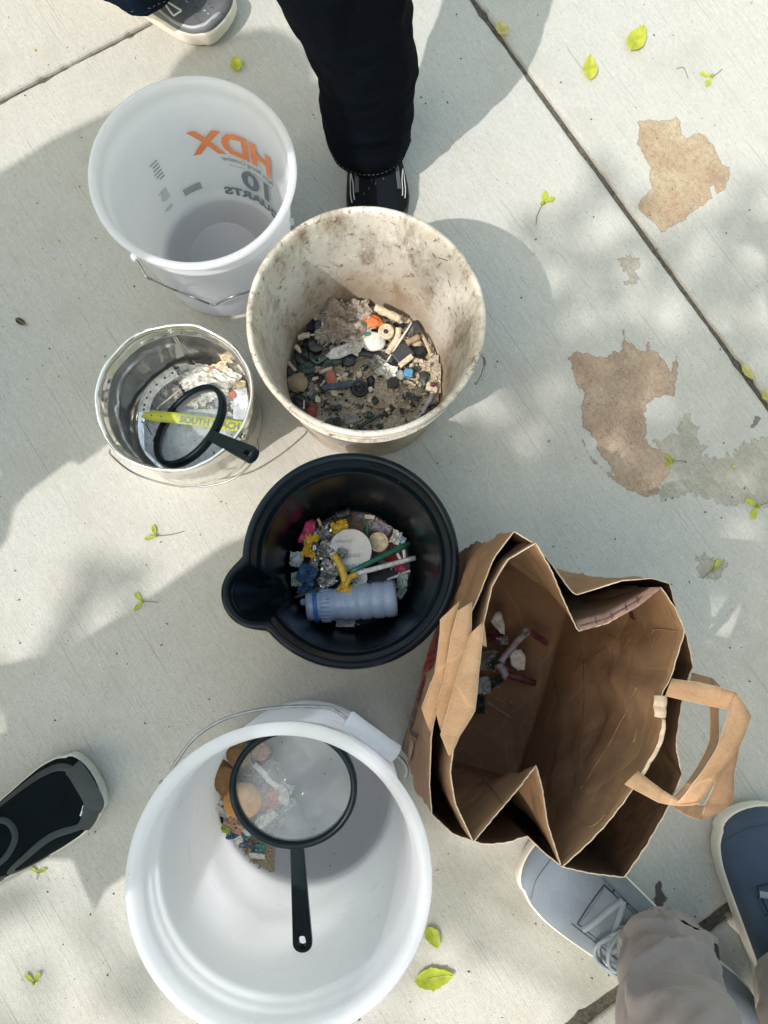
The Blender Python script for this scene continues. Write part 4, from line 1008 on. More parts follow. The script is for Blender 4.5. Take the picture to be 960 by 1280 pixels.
from mathutils.bvhtree import BVHTree
def surf_hit(tree, px, py):
    o_ = Vector((0, 0, CAMH)); d = (at(px, py, 0)-o_).normalized(); h, n_, i_, t_ = tree.ray_cast(o_, d); return h, n_, d
iw = [c for c in bagI.children if c.name.startswith('paper_wall')][0]
bt_ = BVHTree.FromPolygons([v_.co+bagI.location for v_ in iw.data.vertices], [tuple(p_.vertices) for p_ in iw.data.polygons])
m_crease = kraft('creased_paper', 1.12); m_fold_shade = kraft('fold_shade', .62)  # the darker one paints the shading of folds as lines on the panel
for pts, mm_, r_, nm_ in (([(742, 290), (684, 286), (680, 330)], m_crease, .0006, 'glued_seam'), ([(640, 432), (600, 520), (545, 620), (492, 702)], m_crease, .0006, 'glued_seam'),
    ([(496, 300), (500, 420), (498, 520), (484, 640), (470, 752)], m_fold_shade, .0007, 'crease'), ([(470, 752), (512, 800), (556, 770)], m_crease, .0007, 'crease'),
    ([(560, 330), (500, 370), (445, 430)], m_fold_shade, .0008, 'crease'), ([(420, 400), (440, 520), (420, 640)], m_fold_shade, .0006, 'crease'), ([(640, 545), (632, 575), (622, 580)], m_crease, .0010, 'torn_spot'),
    ([(200, 640), (260, 700), (300, 760)], m_fold_shade, .0005, 'crease')):
    P_ = smoothline([Vector((490+x*.4792, 650+y*.4792, 0)) for x, y in pts], 8); Q_ = []
    for p_ in P_:
        h_, n_, d_ = surf_hit(bt_, p_.x, p_.y)
        if h_: Q_.append(h_-d_*.0008+Vector((nz(h_.x*60, h_.y*60)*.0012, nz(h_.y*60, h_.x*60)*.0012, 0)))
    if len(Q_) > 3:
        ve, fe = tube(Q_, r_, 5); mesh(nm_, [q_-bagI.location for q_ in ve], fe, mm_, bagI)

# --- slim unseen figure, side-on, added to shade the translucent bucket and its slab
shade_fig, mTc, lgc = figure('slim unseen figure added outside the left edge to shade the translucent bucket', (-.99, -.02), (-.99, -.02, .92), math.radians(125), [(-1.02, -.05, .09), (-1.0, .10, .09)],
   [(-1.09, -.14, .86), (-.99, .13, .86)], (-.97, .0, 1.60), (.12, .10, .14), (.03, .035, .05), shw=.12)
for an, fc in zip(((-1.02, -.05), (-1.0, .10)), (0, 0)):
    d = Vector((math.cos(math.radians(125)), math.sin(math.radians(125)), 0)); c_ = Vector((*an, 0)); Shoe(shade_fig, c_+d*.20, c_-d*.08, .1, m_dk2, m_cream)

# ================================================================ CONTENTS, LITTER, LEAVES
def pal(name, col, rough=.55, **k): return mat(name, col, rough, **{**dict(var=.18, scale=120, bump=.15, dirt=.55), **k})
C = dict(
 black=pal('black_scrap', (.007, .009, .012), .35, dirt=.10), dark=pal('dark_grey_scrap', (.030, .036, .042), .5, dirt=.2), navy=pal('navy_scrap', (.012, .045, .085), .35),
 cream=pal('cream_scrap', (.62, .54, .38), .7), white=pal('white_scrap', (.72, .72, .69), .6), tan=pal('tan_scrap', (.33, .25, .155), .8, bump=.4), beige=pal('beige_scrap', (.45, .37, .25), .85, bump=.5),
 orange=pal('orange_scrap', (.72, .17, .03), .4), coral=pal('coral_scrap', (.50, .17, .11), .8, bump=.5), red=pal('red_scrap', (.25, .03, .025), .5), blue=pal('blue_scrap', (.05, .30, .52), .5),
 teal=pal('teal_scrap', (.03, .20, .18), .5), grey=pal('grey_scrap', (.30, .30, .28), .7), clear=pal('clear_plastic', (.50, .52, .50), .15, trans=.5), lilac=pal('lilac_film', (.52, .47, .56), .35, trans=.2),
 pink=pal('magenta_scrap', (.48, .03, .14), .45), yellow=pal('yellow_wrapper', (.62, .40, .02), .3), foil=pal('silver_foil', (.48, .50, .51), .32, metal=.85, bump=.1), dkblue=pal('blue_wrapper', (.03, .10, .24), .35),
 green=pal('green_straw_plastic', (.0, .17, .12), .3, bump=0), wstraw=pal('white_straw_plastic', (.78, .76, .80), .35, bump=0), mint=pal('mint_film', (.42, .55, .50), .4, trans=.15), paleblue=pal('pale_blue_scrap', (.35, .55, .75), .4),
 bottle=pal('frosted_bottle', (.46, .58, .78), .25, trans=.26, var=.05, bump=0, dirt=.12), ring=pal('blue_ring', (.02, .18, .55), .35), lid=pal('white_lid', (.62, .64, .64), .5, var=.05, bump=.05, dirt=.2), brown=pal('brown_sponge', (.30, .155, .06), .95, bump=.9, scale=200),
 ball=pal('orange_ball', (.75, .33, .06), .45, var=.08), dgreen=pal('dark_green_scrap', (.01, .055, .04), .5), neon=pal('neon_yellow_band', (.58, .60, .06), .5, var=.04, bump=0, dirt=.1), offwh=pal('off_white_paper', (.66, .66, .62), .8, var=.1),
 bluewh=pal('bluish_white_paper', (.58, .62, .68), .75, var=.1), lime=pal('lime_scrap', (.35, .55, .05), .5), flesh=pal('peach_print', (.55, .33, .25), .6), maroon=pal('maroon_scrap', (.12, .02, .04), .4), lint=pal('lint', (.40, .34, .28), 1, bump=.8, var=.35, scale=220), inkg=pal('grey_lettering', (.26, .27, .27), .7), ink=pal('black_lettering', (.02, .02, .02), .6, dirt=0))
_rs = random.Random(5)
class Spot:
    """one piece of litter: px, py and sizes in pixels of the photograph, converted to metres at its own height"""
    def __init__(s, px, py, z, ang=0):
        s.p = at(px, py, z); s.k = mpp(px, py, z); s.a = -math.radians(ang)
    def place(s, v):
        c, n = math.cos(s.a), math.sin(s.a); return [(s.p.x+x*c-y*n, s.p.y+x*n+y*c, s.p.z+z) for x, y, z in v]
def put(name, v, f, m, label, cat, smooth=True, group=None, parent=None):
    if parent is not None:
        return mesh(name, [Vector(q)-Vector(parent.location) for q in v], f, m, parent, smooth)
    return center(mesh(name, v, f, m, None, smooth, label, cat, group))
def chunk(px, py, z, w, h, ang, c, label, cat='plastic scrap', name='plastic_scrap', rough=.3, sub=2, hgt=.6, smooth=False):
    s = Spot(px, py, z, ang); bm = bmesh.new(); bmesh.ops.create_icosphere(bm, subdivisions=sub, radius=1); o = _rs.random()*50
    v = []
    for q in bm.verts:
        d = 1+nz(q.co.x*1.3+o, q.co.y*1.3, q.co.z*1.3)*rough*1.6+nz(q.co.x*4+o, q.co.y*4, q.co.z*4)*rough*.5
        v.append((q.co.x*d*w*s.k/2, q.co.y*d*h*s.k/2, (q.co.z*d)*min(w, h)*s.k/2*hgt+min(w, h)*s.k*.2))
    f = [tuple(q.index for q in p.verts) for p in bm.faces]; bm.free()
    return put(name, s.place(v), f, C[c], label, cat, smooth)
def block(px, py, z, w, h, ang, c, label, cat='plastic scrap', name='plastic_scrap', t=.35, tilt=0):
    s = Spot(px, py, z, ang); W_, H_ = w*s.k/2, h*s.k/2; T_ = min(w, h)*s.k*t
    v, f = prism([(-W_, -H_*.9), (W_*.92, -H_), (W_, H_*.9), (-W_*.95, H_)], T_)
    v = [(x, y, zz+x*tilt) for x, y, zz in v]
    o = put(name, s.place(v), f, C[c], label, cat, False); bevel(o, min(W_, H_)*.18); return o
def rod(px, py, z, px2, py2, z2, w, c, label, cat='stick', name='stick', n=10, hollow=False, bendz=0):
    a, b = at(px, py, z), at(px2, py2, z2); r = w*mpp(px, py, z)/2; a.z += r; b.z += r
    rr_ = 0 if hollow else 1; P = [a.lerp(b, t)+Vector((_rs.gauss(0, r*.10)*rr_, _rs.gauss(0, r*.10)*rr_, bendz*math.sin(PI*t))) for t in np.linspace(0, 1, 7)]; v, f = tube(P, [r*(_rs.uniform(.82, 1.12) if rr_ else 1) for _ in P], n, not hollow)
    o = put(name, v, f, C[c], label, cat)
    if hollow: solid(o, r*.15)
    return o
def shard(px, py, z, pts, c, label, cat='plastic scrap', name='plastic_scrap', t=.0012, curl=.003, k=6):
    """flat torn piece: outline points relative to its middle in pixels"""
    s = Spot(px, py, z); P = []
    for i in range(len(pts)):
        a, b = pts[i], pts[(i+1) % len(pts)]
        for j in range(3): P.append((a[0]+(b[0]-a[0])*j/3+_rs.uniform(-.4, .4), a[1]+(b[1]-a[1])*j/3+_rs.uniform(-.4, .4)))
    o = _rs.random()*40; v = [(0, 0, 0)]; f = []; n = len(P); rings = 4
    for r in range(1, rings+1):
        for x, y in P:
            X, Y = x*s.k*r/rings, -y*s.k*r/rings; v.append((X, Y, nz(X*70+o, Y*70)*curl*2+curl))
    for i in range(n): f.append((0, 1+i, 1+(i+1) % n))
    for r in range(rings-1):
        for i in range(n): a = 1+r*n+i; b = 1+r*n+(i+1) % n; f.append((a, a+n, b+n, b))
    ob = put(name, s.place(v), f, C[c] if isinstance(c, str) else c, label, cat); solid(ob, t); return ob
def crumple(px, py, z, w, h, ang, c, label, cat='wrapper', name='wrapper', amp=.35, n=12, seed=None):
    """creased film or foil: a sheet folded by ridged noise"""
    s = Spot(px, py, z, ang); o = (seed if seed is not None else _rs.random()*90); v = []; f = []
    W_, H_ = w*s.k, h*s.k; A = min(W_, H_)*amp
    for i in range(n+1):
        for j in range(n+1):
            x, y = (i/n-.5), (j/n-.5)
            e = 1+nz(i*.8+o, j*.8)*.18
            zz = abs(nz(x*2.6+o, y*2.6))*2.4*A+abs(nz(x*5.5+o, y*5.5+3))*1.0*A
            v.append((x*W_*e+nz(i*1.1, j*1.1, o)*W_*.09, y*H_*e+nz(i*1.1+9, j*1.1, o)*H_*.09, zz))
    for i in range(n):
        for j in range(n): a = i*(n+1)+j; f.append((a, a+n+1, a+n+2, a+1))
    ob = put(name, s.place(v), f, C[c], label, cat, False); solid(ob, .0004); return ob
def strip(pts, w, c, label, cat='strip', name='strip', t=.0008, k=8, stand=0, parent=None):
    """band of width w px along px points (x,y,z); stand 0 lies flat, 1 stands on edge"""
    P = smoothline([at(*p) for p in pts], k); W_ = w*mpp(*pts[0]); v = []; f = []
    for i, p in enumerate(P):
        tt = (P[min(i+1, len(P)-1)]-P[max(i-1, 0)]).normalized(); sd_ = tt.cross(Vector((0, 0, 1))).normalized()
        sv = sd_*(1-stand)+Vector((0, 0, 1))*stand; sv.normalize()
        v += [p-sv*W_/2, p, p+sv*W_/2]
    for i in range(len(P)-1):
        for q in (0, 1): f.append((i*3+q, i*3+q+1, (i+1)*3+q+1, (i+1)*3+q))
    o = put(name, v, f, C[c], label, cat, parent=parent); solid(o, t); return o, P, W_
def disc(px, py, z, r, c, label, cat, name, prof=None, tilt=(0, 0), n=40):
    s = Spot(px, py, z); R_ = r*s.k; prof = prof or [(.0, 0), (1, 0), (1, .12), (.96, .15), (0, .15)]
    v, f = lathe([(max(a, .001)*R_, b*R_) for a, b in prof], n)
    v = [(x, y, zz+x*tilt[0]+y*tilt[1]+abs(tilt[0])*R_+abs(tilt[1])*R_) for x, y, zz in v]
    return put(name, s.place(v), f, C[c], label, cat)
def bed(name, cx, cy, z, R, m, label, cat, amp, seed, fill=lambda x, y: 1.0, n=70, hole=None):
    v = []; f = []; idx = {}
    for i in range(n+1):
        for j in range(n+1):
            x, y = (i/n*2-1)*R, (j/n*2-1)*R
            if math.hypot(x, y) > R*.995: continue
            fl = fill(x/R, y/R)
            if fl <= 0: continue
            zz = z+fl*(amp*(.5+nz(x*22+seed, y*22))+amp*.5*nz(x*70+seed, y*70)+amp*.25*nz(x*200, y*200, seed)); idx[i, j] = len(v); v.append((cx+x, cy+y, max(zz, .0052)))
    for i in range(n):
        for j in range(n):
            q = [(i, j), (i+1, j), (i+1, j+1), (i, j+1)]
            if all(a in idx for a in q): f.append(tuple(idx[a] for a in q))
    return center(mesh(name, v, f, m, None, True, label, cat, None, 'stuff'))
def sand(name, a, b, sp=.45):
    g = G(name); v = g.N('NewGeometry').outputs['Position']
    c = g.ramp(g.noise(v, 30, 6, .65), [(.3, a), (.7, b)])
    c = g.mix(.75, c, g.ramp(g.noise(v, 420, 6, .8), [(.38, tuple(q*.25 for q in a)), (.6, tuple(min(1, q*1.5) for q in b))]))
    c = g.mix(g.ramp(g.noise(v, 190, 4, .7), [(.62, (0, 0, 0)), (.67, (sp,)*3)]), c, (.08, .05, .03))
    g.link(c, g.p.inputs['Base Color']); g.p.inputs['Roughness'].default_value = .95
    b_ = g.bump(g.noise(v, 420, 5, .8), .9, .002); g.link(b_, g.p.inputs['Normal']); return g.m
m_sand = sand('gritty_sand', (.27, .215, .155), (.52, .45, .35)); m_sandg = sand('grey_sand', (.15, .115, .08), (.33, .26, .18))

# ---- A. in the stained cream bucket (first crop: x = 340 + .2396 u, y = 370 + .2396 v)
bed('sand', *B2, .014, .1165, m_sand, 'gritty brown sand covering the floor of the stained cream bucket', 'sand', .010, 3)
A = lambda u, w: (340+u*.2396, 370+w*.2396)
q = .2396
def U(fn, u, w, z, W_, H_, *a, **k): return fn(*A(u, w), z, W_*q*1.24, H_*q*1.24, *a, **k)
zA = .026
# dark kelp-like scraps along the left
m_i = 0
for (u, w, W_, H_, an, c, lb) in [
 (228, 160, 80, 66, 20, 'black', 'crumpled black scrap at the upper left of the sand, beside the lint clump'),
 (262, 125, 34, 28, 0, 'black', 'small black nub between the lint clump and the bucket wall'),
 (225, 252, 96, 90, 10, 'black', 'large black crumpled scrap at the left below the yellow tube'),
 (165, 320, 90, 76, 40, 'black', 'black lump under the white peg at the left of the sand'),
 (180, 378, 70, 62, 0, 'dgreen', 'dark green lump left of the tan stub in the sand'),
 (96, 395, 56, 84, 0, 'black', 'black scrap against the left wall above the beige stone'),
 (80, 470, 46, 90, 10, 'black', 'black scrap wedged between beige stone and bucket wall'),
 (315, 345, 90, 44, -10, 'dgreen', 'dark green scrap under the white shard'),
 (150, 545, 82, 46, 30, 'black', 'black scrap below the beige stone, near the dark red chip'),
 (110, 520, 40, 34, 0, 'dark', 'dark grey chip at the lower left wall of the bucket'),
 (404, 340, 60, 56, 0, 'dark', 'round charcoal lump in the middle of the sand'),
 (508, 360, 28, 20, 0, 'black', 'small black pebble right of the charcoal lump'),
 (735, 180, 62, 74, 20, 'dark', 'dark grey shell-like scrap at the far right of the heap'),
 (768, 296, 74, 60, 0, 'black', 'shiny black chunk at the right beside the tan cork-like piece'),
 (620, 334, 44, 40, 10, 'dark', 'dark chip left of the charcoal slab'),
 (646, 368, 48, 50, 0, 'black', 'black chip touching the cream block'),
 (750, 384, 38, 26, 10, 'dark', 'small grey chip right of the blue cube'),
 (790, 430, 40, 62, 0, 'dark', 'dark upright chip to the right of the blue cube'),
 (790, 476, 20, 24, 0, 'black', 'tiny black bead under the dark upright chip'),
 (842, 463, 24, 22, 0, 'maroon', 'tiny dark red bead near the right wall'),
 (842, 508, 14, 12, 0, 'black', 'smallest black speck near the right wall'),
 (840, 584, 34, 38, 20, 'black', 'black chip near the right wall by the lilac film'),
 (800, 628, 44, 28, -15, 'black', 'lowest black chip at the right of the sand'),
 (730, 664, 26, 12, 0, 'dark', 'small dark chip at the front right edge of the sand'),
 (537, 546, 28, 34, 0, 'black', 'black pebble below the black ring'),
 (517, 446, 34, 50, 0, 'black', 'upright black block beside the black ring'),
 (512, 625, 32, 30, 0, 'dgreen', 'dark green pebble touching the black pen'),
 (628, 452, 50, 66, 10, 'dark', 'grey glassy lump left of the blue cube'),
 ]: U(chunk, u, w, zA, W_, H_, an, c, lb)
U(crumple, 372, 150, .030, 235, 170, -8, 'lint', 'pale grey brown clump of lint at the top of the sand heap', 'lint', 'lint_clump', .30, 26)
U(crumple, 440, 90, .034, 110, 60, 10, 'lint', 'smaller lint tuft against the back wall of the stained bucket', 'lint', 'lint_clump', .35, 16)
U(chunk, 520, 138, .036, 74, 62, 0, 'orange', 'crumpled bright orange plastic scrap in the stained bucket', 'plastic scrap', 'plastic_scrap', .35)
rod(*A(535, 66), .042, *A(668, 132), .036, 11, 'cream', 'thick cream tube leaning on the back wall of the stained bucket', 'tube', 'tube')
disc(*A(595, 192), .034, 42*q, 'cream', 'cream spool ring with a dark hole', 'spool', 'spool', [(.30, .5), (.34, .62), (.5, .56), (.58, .45), (.72, .62), (.95, .6), (1, .5), (1, .1), (.9, 0), (.3, 0)])
disc(*A(597, 188), .038, 14*q, 'dark', 'dark disc painting the shaded hole of the cream spool ring', 'plug', 'plug')  # paints the darkness inside the spool's hole; nothing fills it
strip([(*A(660, 165), .036), (*A(655, 210), .034), (*A(625, 262), .030), (*A(600, 300), .028)], 7, 'cream', 'curved cream rind right of the spool ring', 'rind', 'rind', .002)
U(chunk, 530, 246, .032, 104, 84, 15, 'white', 'white oval shell in the middle of the sand heap', 'shell', 'shell', .08, 3, .45, smooth=True)
shard(*A(370, 290), .036, [(-22, 6), (-12, -3), (2, -8), (16, -10), (20, -4), (10, 4), (-4, 10), (-16, 11)], 'white', 'long off white shard lying above the charcoal lump', t=.003)
U(crumple, 430, 262, .036, 70, 66, 30, 'offwh', 'creased off white scrap beside the white oval shell', 'paper scrap', 'paper_scrap', .3)
U(chunk, 498, 204, .04, 34, 24, 0, 'teal', 'small teal chip above the white oval shell')
rod(*A(452, 238), .036, *A(486, 212), .037, 6, 'beige', 'short beige peg left of the teal chip', 'peg', 'peg')
rod(*A(574, 384), .030, *A(728, 140), .040, 2.6, 'white', 'long thin white stick pointing up to the dark shell-like scrap', 'stick', 'stick')
rod(*A(640, 262), .030, *A(690, 205), .034, 3, 'cream', 'thin cream sliver beside the long white stick', 'stick', 'stick')
U(block, 682, 310, .030, 84, 70, -40, 'dark', 'charcoal slab between the long white stick and black chunk')
U(block, 698, 343, .036, 72, 24, -40, 'cream', 'cream block with one dark face right of the charcoal slab', t=.7)
rod(*A(700, 250), .034, *A(768, 215), .036, 8, 'tan', 'tan cork-like piece near the right wall', 'cork', 'cork')
U(chunk, 760, 250, .030, 40, 34, 0, 'beige', 'pale brown chip under the tan cork-like piece')
U(chunk, 668, 415, .030, 40, 44, 0, 'clear', 'clear glassy bead just left of the blue cube', 'bead', 'bead', .2)
U(block, 710, 410, .030, 38, 36, 10, 'blue', 'bright blue cube of plastic', t=.8)
shard(*A(745, 530), .026, [(-11, -2), (-4, 1), (-1, -6), (2, 0), (10, -1), (4, 4), (6, 7), (-3, 4), (-9, 3)], 'dark', 'dark star-shaped leaf scrap on the pale sand', 'leaf scrap', 'leaf_scrap')
disc(*A(457, 486), .030, 45*q, 'black', 'shiny black ring-shaped stopper on the sand', 'stopper', 'stopper', [(.16, .15), (.22, .34), (.34, .36), (.40, .14), (.56, .12), (.64, .40), (.85, .44), (1, .3), (1, 0), (.1, 0)])
U(block, 366, 467, .030, 168, 26, -10, 'navy', 'navy blue plastic bar pointing at the black ring-shaped cap', t=.5)
U(chunk, 310, 428, .028, 48, 72, -15, 'coral', 'coral red stone chip left of the navy bar', 'stone', 'stone', .25)
rod(*A(246, 404), .030, *A(312, 378), .031, 5, 'cream', 'cream peg beside the coral red chip', 'peg', 'peg')
U(chunk, 232, 385, .026, 40, 34, 0, 'tan', 'tan stub left of the cream peg')
U(chunk, 138, 458, .026, 90, 84, 0, 'tan', 'largest beige stone, against the left wall of the bucket', 'stone', 'stone', .18, 3, .7)
rod(*A(124, 262), .034, *A(162, 314), .033, 6, 'cream', 'pale peg lying on black scraps at the left', 'peg', 'peg')
rod(*A(82, 345), .032, *A(125, 395), .030, 5, 'beige', 'dull beige peg near the left wall above the stone', 'peg', 'peg')
rod(*A(138, 222), .036, *A(196, 208), .036, 8, 'cream', 'short yellowish tube at the far left of the heap', 'tube', 'tube')
rod(*A(196, 208), .038, *A(250, 200), .038, 3, 'white', 'thin white pin sticking out of the yellowish tube', 'pin', 'pin')
rod(*A(252, 470), .028, *A(278, 442), .028, 2, 'white', 'tiny white needle below the coral red chip', 'needle', 'needle')
strip([(*A(205, 330), .036), (*A(240, 348), .036), (*A(290, 312), .037), (*A(330, 262), .038)], 2.4, 'teal', 'curled teal cord across the black scraps', 'cord', 'cord', .002)
U(chunk, 207, 605, .026, 52, 60, 10, 'red', 'dark red chip near the front left of the sand')
rod(*A(168, 545), .032, *A(166, 590), .032, 2.2, 'white', 'tiny white pin beside the dark red chip', 'pin', 'pin')
shard(*A(322, 658), .026, [(-11, 0), (-4, -6), (9, -5), (10, 4), (2, 7), (-8, 5)], 'dark', 'flat dark grey flake at the front of the sand')
shard(*A(410, 640), .026, [(-10, -6), (-2, -3), (4, -8), (10, -2), (7, 6), (-6, 8), (-9, 2)], 'grey', 'torn pale grey paper flake beside the dark flake', 'paper scrap', 'paper_scrap')
rod(*A(446, 690), .028, *A(572, 618), .028, 4, 'dgreen', 'slim dark green stick at the front of the sand', 'stick', 'stick')
U(block, 570, 578, .026, 70, 14, -8, 'tan', 'thin tan splinter right of the black pebble', 'splinter', 'splinter')
U(chunk, 513, 487, .028, 22, 24, 0, 'white', 'tiny white pebble beside the black ring-shaped cap', 'pebble', 'pebble', .15)
U(crumple, 596, 395, .030, 84, 56, 20, 'white', 'crumpled white scrap left of the grey glassy lump', 'paper scrap', 'paper_scrap')
strip([(*A(445, 298), .032), (*A(500, 300), .032), (*A(560, 318), .031), (*A(585, 345), .030)], 9, 'dark', 'dark grey strap under the white oval shell', 'strap', 'strap', .002)
U(crumple, 545, 355, .030, 54, 60, 40, 'clear', 'small clear film with white edges below the dark strap', 'film', 'film')
strip([(*A(770, 640), .026), (*A(800, 580), .028), (*A(830, 530), .03), (*A(835, 500), .032)], 5, 'lilac', 'thin lilac film strip along the right wall of the stained bucket', 'film', 'film', .0005)
strip([(*A(780, 200), .034), (*A(806, 250), .034), (*A(825, 300), .032)], 4, 'beige', 'bent straw-coloured fibre at the right wall of the bucket', 'fibre', 'fibre', .001)
strip([(*A(262, 130), .036), (*A(268, 190), .036), (*A(262, 240), .036)], 3, 'offwh', 'short pale ribbon hanging from the lint clump', 'ribbon', 'ribbon', .0006)
U(crumple, 480, 112, .036, 60, 40, 0, 'lilac', 'pale lilac film tucked behind the orange cap', 'film', 'film')
# crumbs that nobody could count
def crumbs(name, items, m, label, cat):
    v = []; f = []
    for p, r in items:
        b = len(v); st_ = _rs.uniform(.5, 1.5); o = [Vector((math.cos(a_)*st_*_rs.uniform(.7, 1.15), math.sin(a_)/st_*_rs.uniform(.7, 1.15), z_)) for z_ in (-.2, _rs.uniform(.3, .7)) for a_ in (0, 1.3, 2.4, 3.5, 4.9)]
        Mx = Matrix.Rotation(_rs.random()*6, 3, 'Z')@Matrix.Rotation(_rs.uniform(-.4, .4), 3, 'X')
        v += [p+Mx@(q_*r) for q_ in o]; f += [(b+k, b+(k+1) % 5, b+5+(k+1) % 5, b+5+k) for k in range(5)]+[(b+5, b+6, b+7, b+8, b+9)]
    return center(mesh(name, v, f, m, None, False, label, cat, None, 'stuff'))
def inround(cx, cy, R, z, n, r0, r1, side=None):
    out = []
    while len(out) < n:
        x, y = _rs.uniform(-R, R), _rs.uniform(-R, R)
        if math.hypot(x, y) < R and (side is None or side(x, y)): out.append((Vector((cx+x, cy+y, z+_rs.uniform(0, .004))), _rs.uniform(r0, r1)))
    return out
crumbs('dark_fragments', inround(*B2, .106, .021, 170, .0018, .0056, lambda x, y: y-x*.8 > -.02 or _rs.random() < .3), C['black'], 'small black fragments mixed into the sand of the stained bucket', 'fragments')
crumbs('pale_fragments', inround(*B2, .106, .021, 130, .0022, .0065, lambda x, y: y > -.03 or _rs.random() < .3), C['cream'], 'small cream fragments mixed into the sand of the stained bucket', 'fragments')
crumbs('grey_fragments', inround(*B2, .106, .021, 80, .002, .0050), C['beige'], 'small beige fragments mixed into the sand of the stained bucket', 'fragments')
crumbs('dark_crumbs', inround(*B2, .112, .019, 420, .0007, .0022), C['black'], 'tiny dark crumbs scattered over the sand in the stained bucket', 'crumbs')
crumbs('pale_crumbs', inround(*B2, .112, .019, 420, .0007, .0025), C['cream'], 'tiny pale crumbs scattered over the sand in the stained bucket', 'crumbs')
for z0 in (0,):   # dried twigs and dirt stuck on the inner wall
    for (px, py, dx, dy) in ((548, 322, 12, 4), (540, 316, 5, 7), (552, 328, -6, 6), (402, 332, 10, 3), (430, 352, 12, -8), (410, 326, 14, 8), (560, 350, 3, 8), (488, 278, 6, 3), (520, 370, 4, 6)):
        a = on_wall(px, py, *B2, lambda z: R2(z)-.004, True); b = on_wall(px+dx, py+dy, *B2, lambda z: R2(z)-.004, True)
        c_ = Vector((*B2, 0)); v, f = tube([a-c_, a.lerp(b, .5)-c_, b-c_], .00035, 5); mesh('stuck_twig', v, f, C['maroon' if px > 530 else 'tan'], b2)

# ---- B. in the metal tin (crop: x = 100 + u/4, y = 390 + v/4)
T_ = lambda u, w: (100+u*.25, 390+w*.25)
shard(*T_(540, 640), .024, [(-56, -22), (-30, -34), (0, -38), (40, -40), (62, -22), (62, 8), (46, 34), (10, 46), (-24, 40), (-52, 14)], 'bluewh', 'bluish white sheet of paper lying in the bottom of the metal tin', 'paper', 'paper_sheet', t=.0006)
shard(*T_(800, 480), .034, [(-9, -22), (8, -26), (12, 0), (8, 18), (-8, 16)], 'bluewh', 'small bluish white card standing by the right wall of the tin', 'paper', 'paper_sheet', t=.0006)
so, P_, W_b = strip([(*T_(318, 500), .050), (*T_(360, 518), .047), (*T_(430, 525), .046), (*T_(520, 535), .044), (*T_(620, 548), .043), (*T_(720, 562), .043), (*T_(830, 575), .044)], 14, 'neon', 'neon yellow wristband with dark capital lettering across the tin', 'wristband', 'wristband', .0006)
C0 = so.location.copy()
LN = [0]
for a_, b_ in zip(P_, P_[1:]): LN.append(LN[-1]+(b_-a_).length)
def along(d):
    d = max(0, min(LN[-1]-1e-6, d)); i = max(j for j in range(len(LN)) if LN[j] <= d); i = min(i, len(P_)-2); t = (d-LN[i])/(LN[i+1]-LN[i])
    p = P_[i].lerp(P_[i+1], t); tt = (P_[i+1]-P_[i]).normalized(); return p, tt, tt.cross(Vector((0, 0, 1))).normalized()
d0 = LN[-1]*.355
def bandmap(x, y):
    p, tt, s_ = along(d0+x); return p-s_*(y-W_b*.34)+Vector((0, 0, .0012))-C0
text_mesh('lettering', 'SOUTH BEACH', W_b*.86, bandmap, C['inkg'], so, bold=.0004, sx=.93)
for d_ in (.012, .026): 
    p, tt, s_ = along(d_); v, f = lathe([(.0012, 0), (.0001, .0001)], 10); mesh('punched_hole', [Vector(q_)+p+Vector((0, 0, .0008))-C0 for q_ in v], f, C['dgreen'], so)
sw, P2_, W2_ = strip([(*T_(478, 296), .060), (*T_(425, 330), .060), (*T_(372, 376), .058), (*T_(338, 424), .056), (*T_(322, 470), .054), (*T_(320, 500), .052)], 15, 'offwh', 'white perforated wristband strip curling above the yellow wristband', 'wristband', 'wristband', .0006)
for k in range(7):
    p = P2_[int((k+.6)/7.2*(len(P2_)-1))]; v, f = lathe([(.0017, 0), (.0001, .0001)], 10); mesh('punched_hole', [Vector(q_)+p+Vector((0, 0, .0007))-sw.location for q_ in v], f, C['ink'], sw)
for (u, w, z, W_, H_, an, c, lb) in [
 (580, 350, .032, 34, 20, -10, 'white', 'bright white torn paper just above the magnifier in the tin'), (700, 350, .036, 34, 22, 30, 'offwh', 'large folded white paper at the upper right of the tin'), (560, 300, .026, 30, 18, 0, 'offwh', 'white paper wad under the seam of the tin'),
 (620, 300, .030, 26, 18, 10, 'offwh', 'crumpled white paper at the top of the metal tin beside the seam'), (690, 290, .034, 26, 16, -20, 'cream', 'cream paper scrap at the upper right of the tin'),
 (750, 330, .032, 24, 18, 30, 'offwh', 'folded white paper scrap at the right wall of the tin'), (790, 390, .030, 18, 22, 10, 'cream', 'cream crumpled scrap over the orange chip in the tin'),
 (540, 330, .030, 26, 12, -20, 'white', 'narrow white scrap just above the magnifier ring'), (520, 300, .028, 16, 10, 20, 'grey', 'grey folded scrap right of the perforated strip'),
 (640, 400, .024, 26, 18, 60, 'white', 'white tube-like scrap seen through the magnifier in the tin'), (590, 440, .020, 24, 20, 10, 'cream', 'cream scrap seen through the lens in the tin'),
 (440, 440, .028, 26, 18, 30, 'clear', 'clear grey film left of the magnifier ring in the tin'), (480, 400, .030, 18, 14, 60, 'grey', 'grey film scrap between strip and magnifier ring'),
 (760, 300, .020, 22, 14, 0, 'offwh', 'pale paper scrap tucked at the far right wall of the tin'), (670, 340, .022, 24, 16, 45, 'white', 'small folded white scrap under the cream paper'),
 (420, 400, .030, 12, 8, 30, 'white', 'tiny white scrap above the clear grey film')]:
    crumple(*T_(u, w), z, W_, H_, an, c, lb, 'paper scrap', 'paper_scrap', .28, 8)
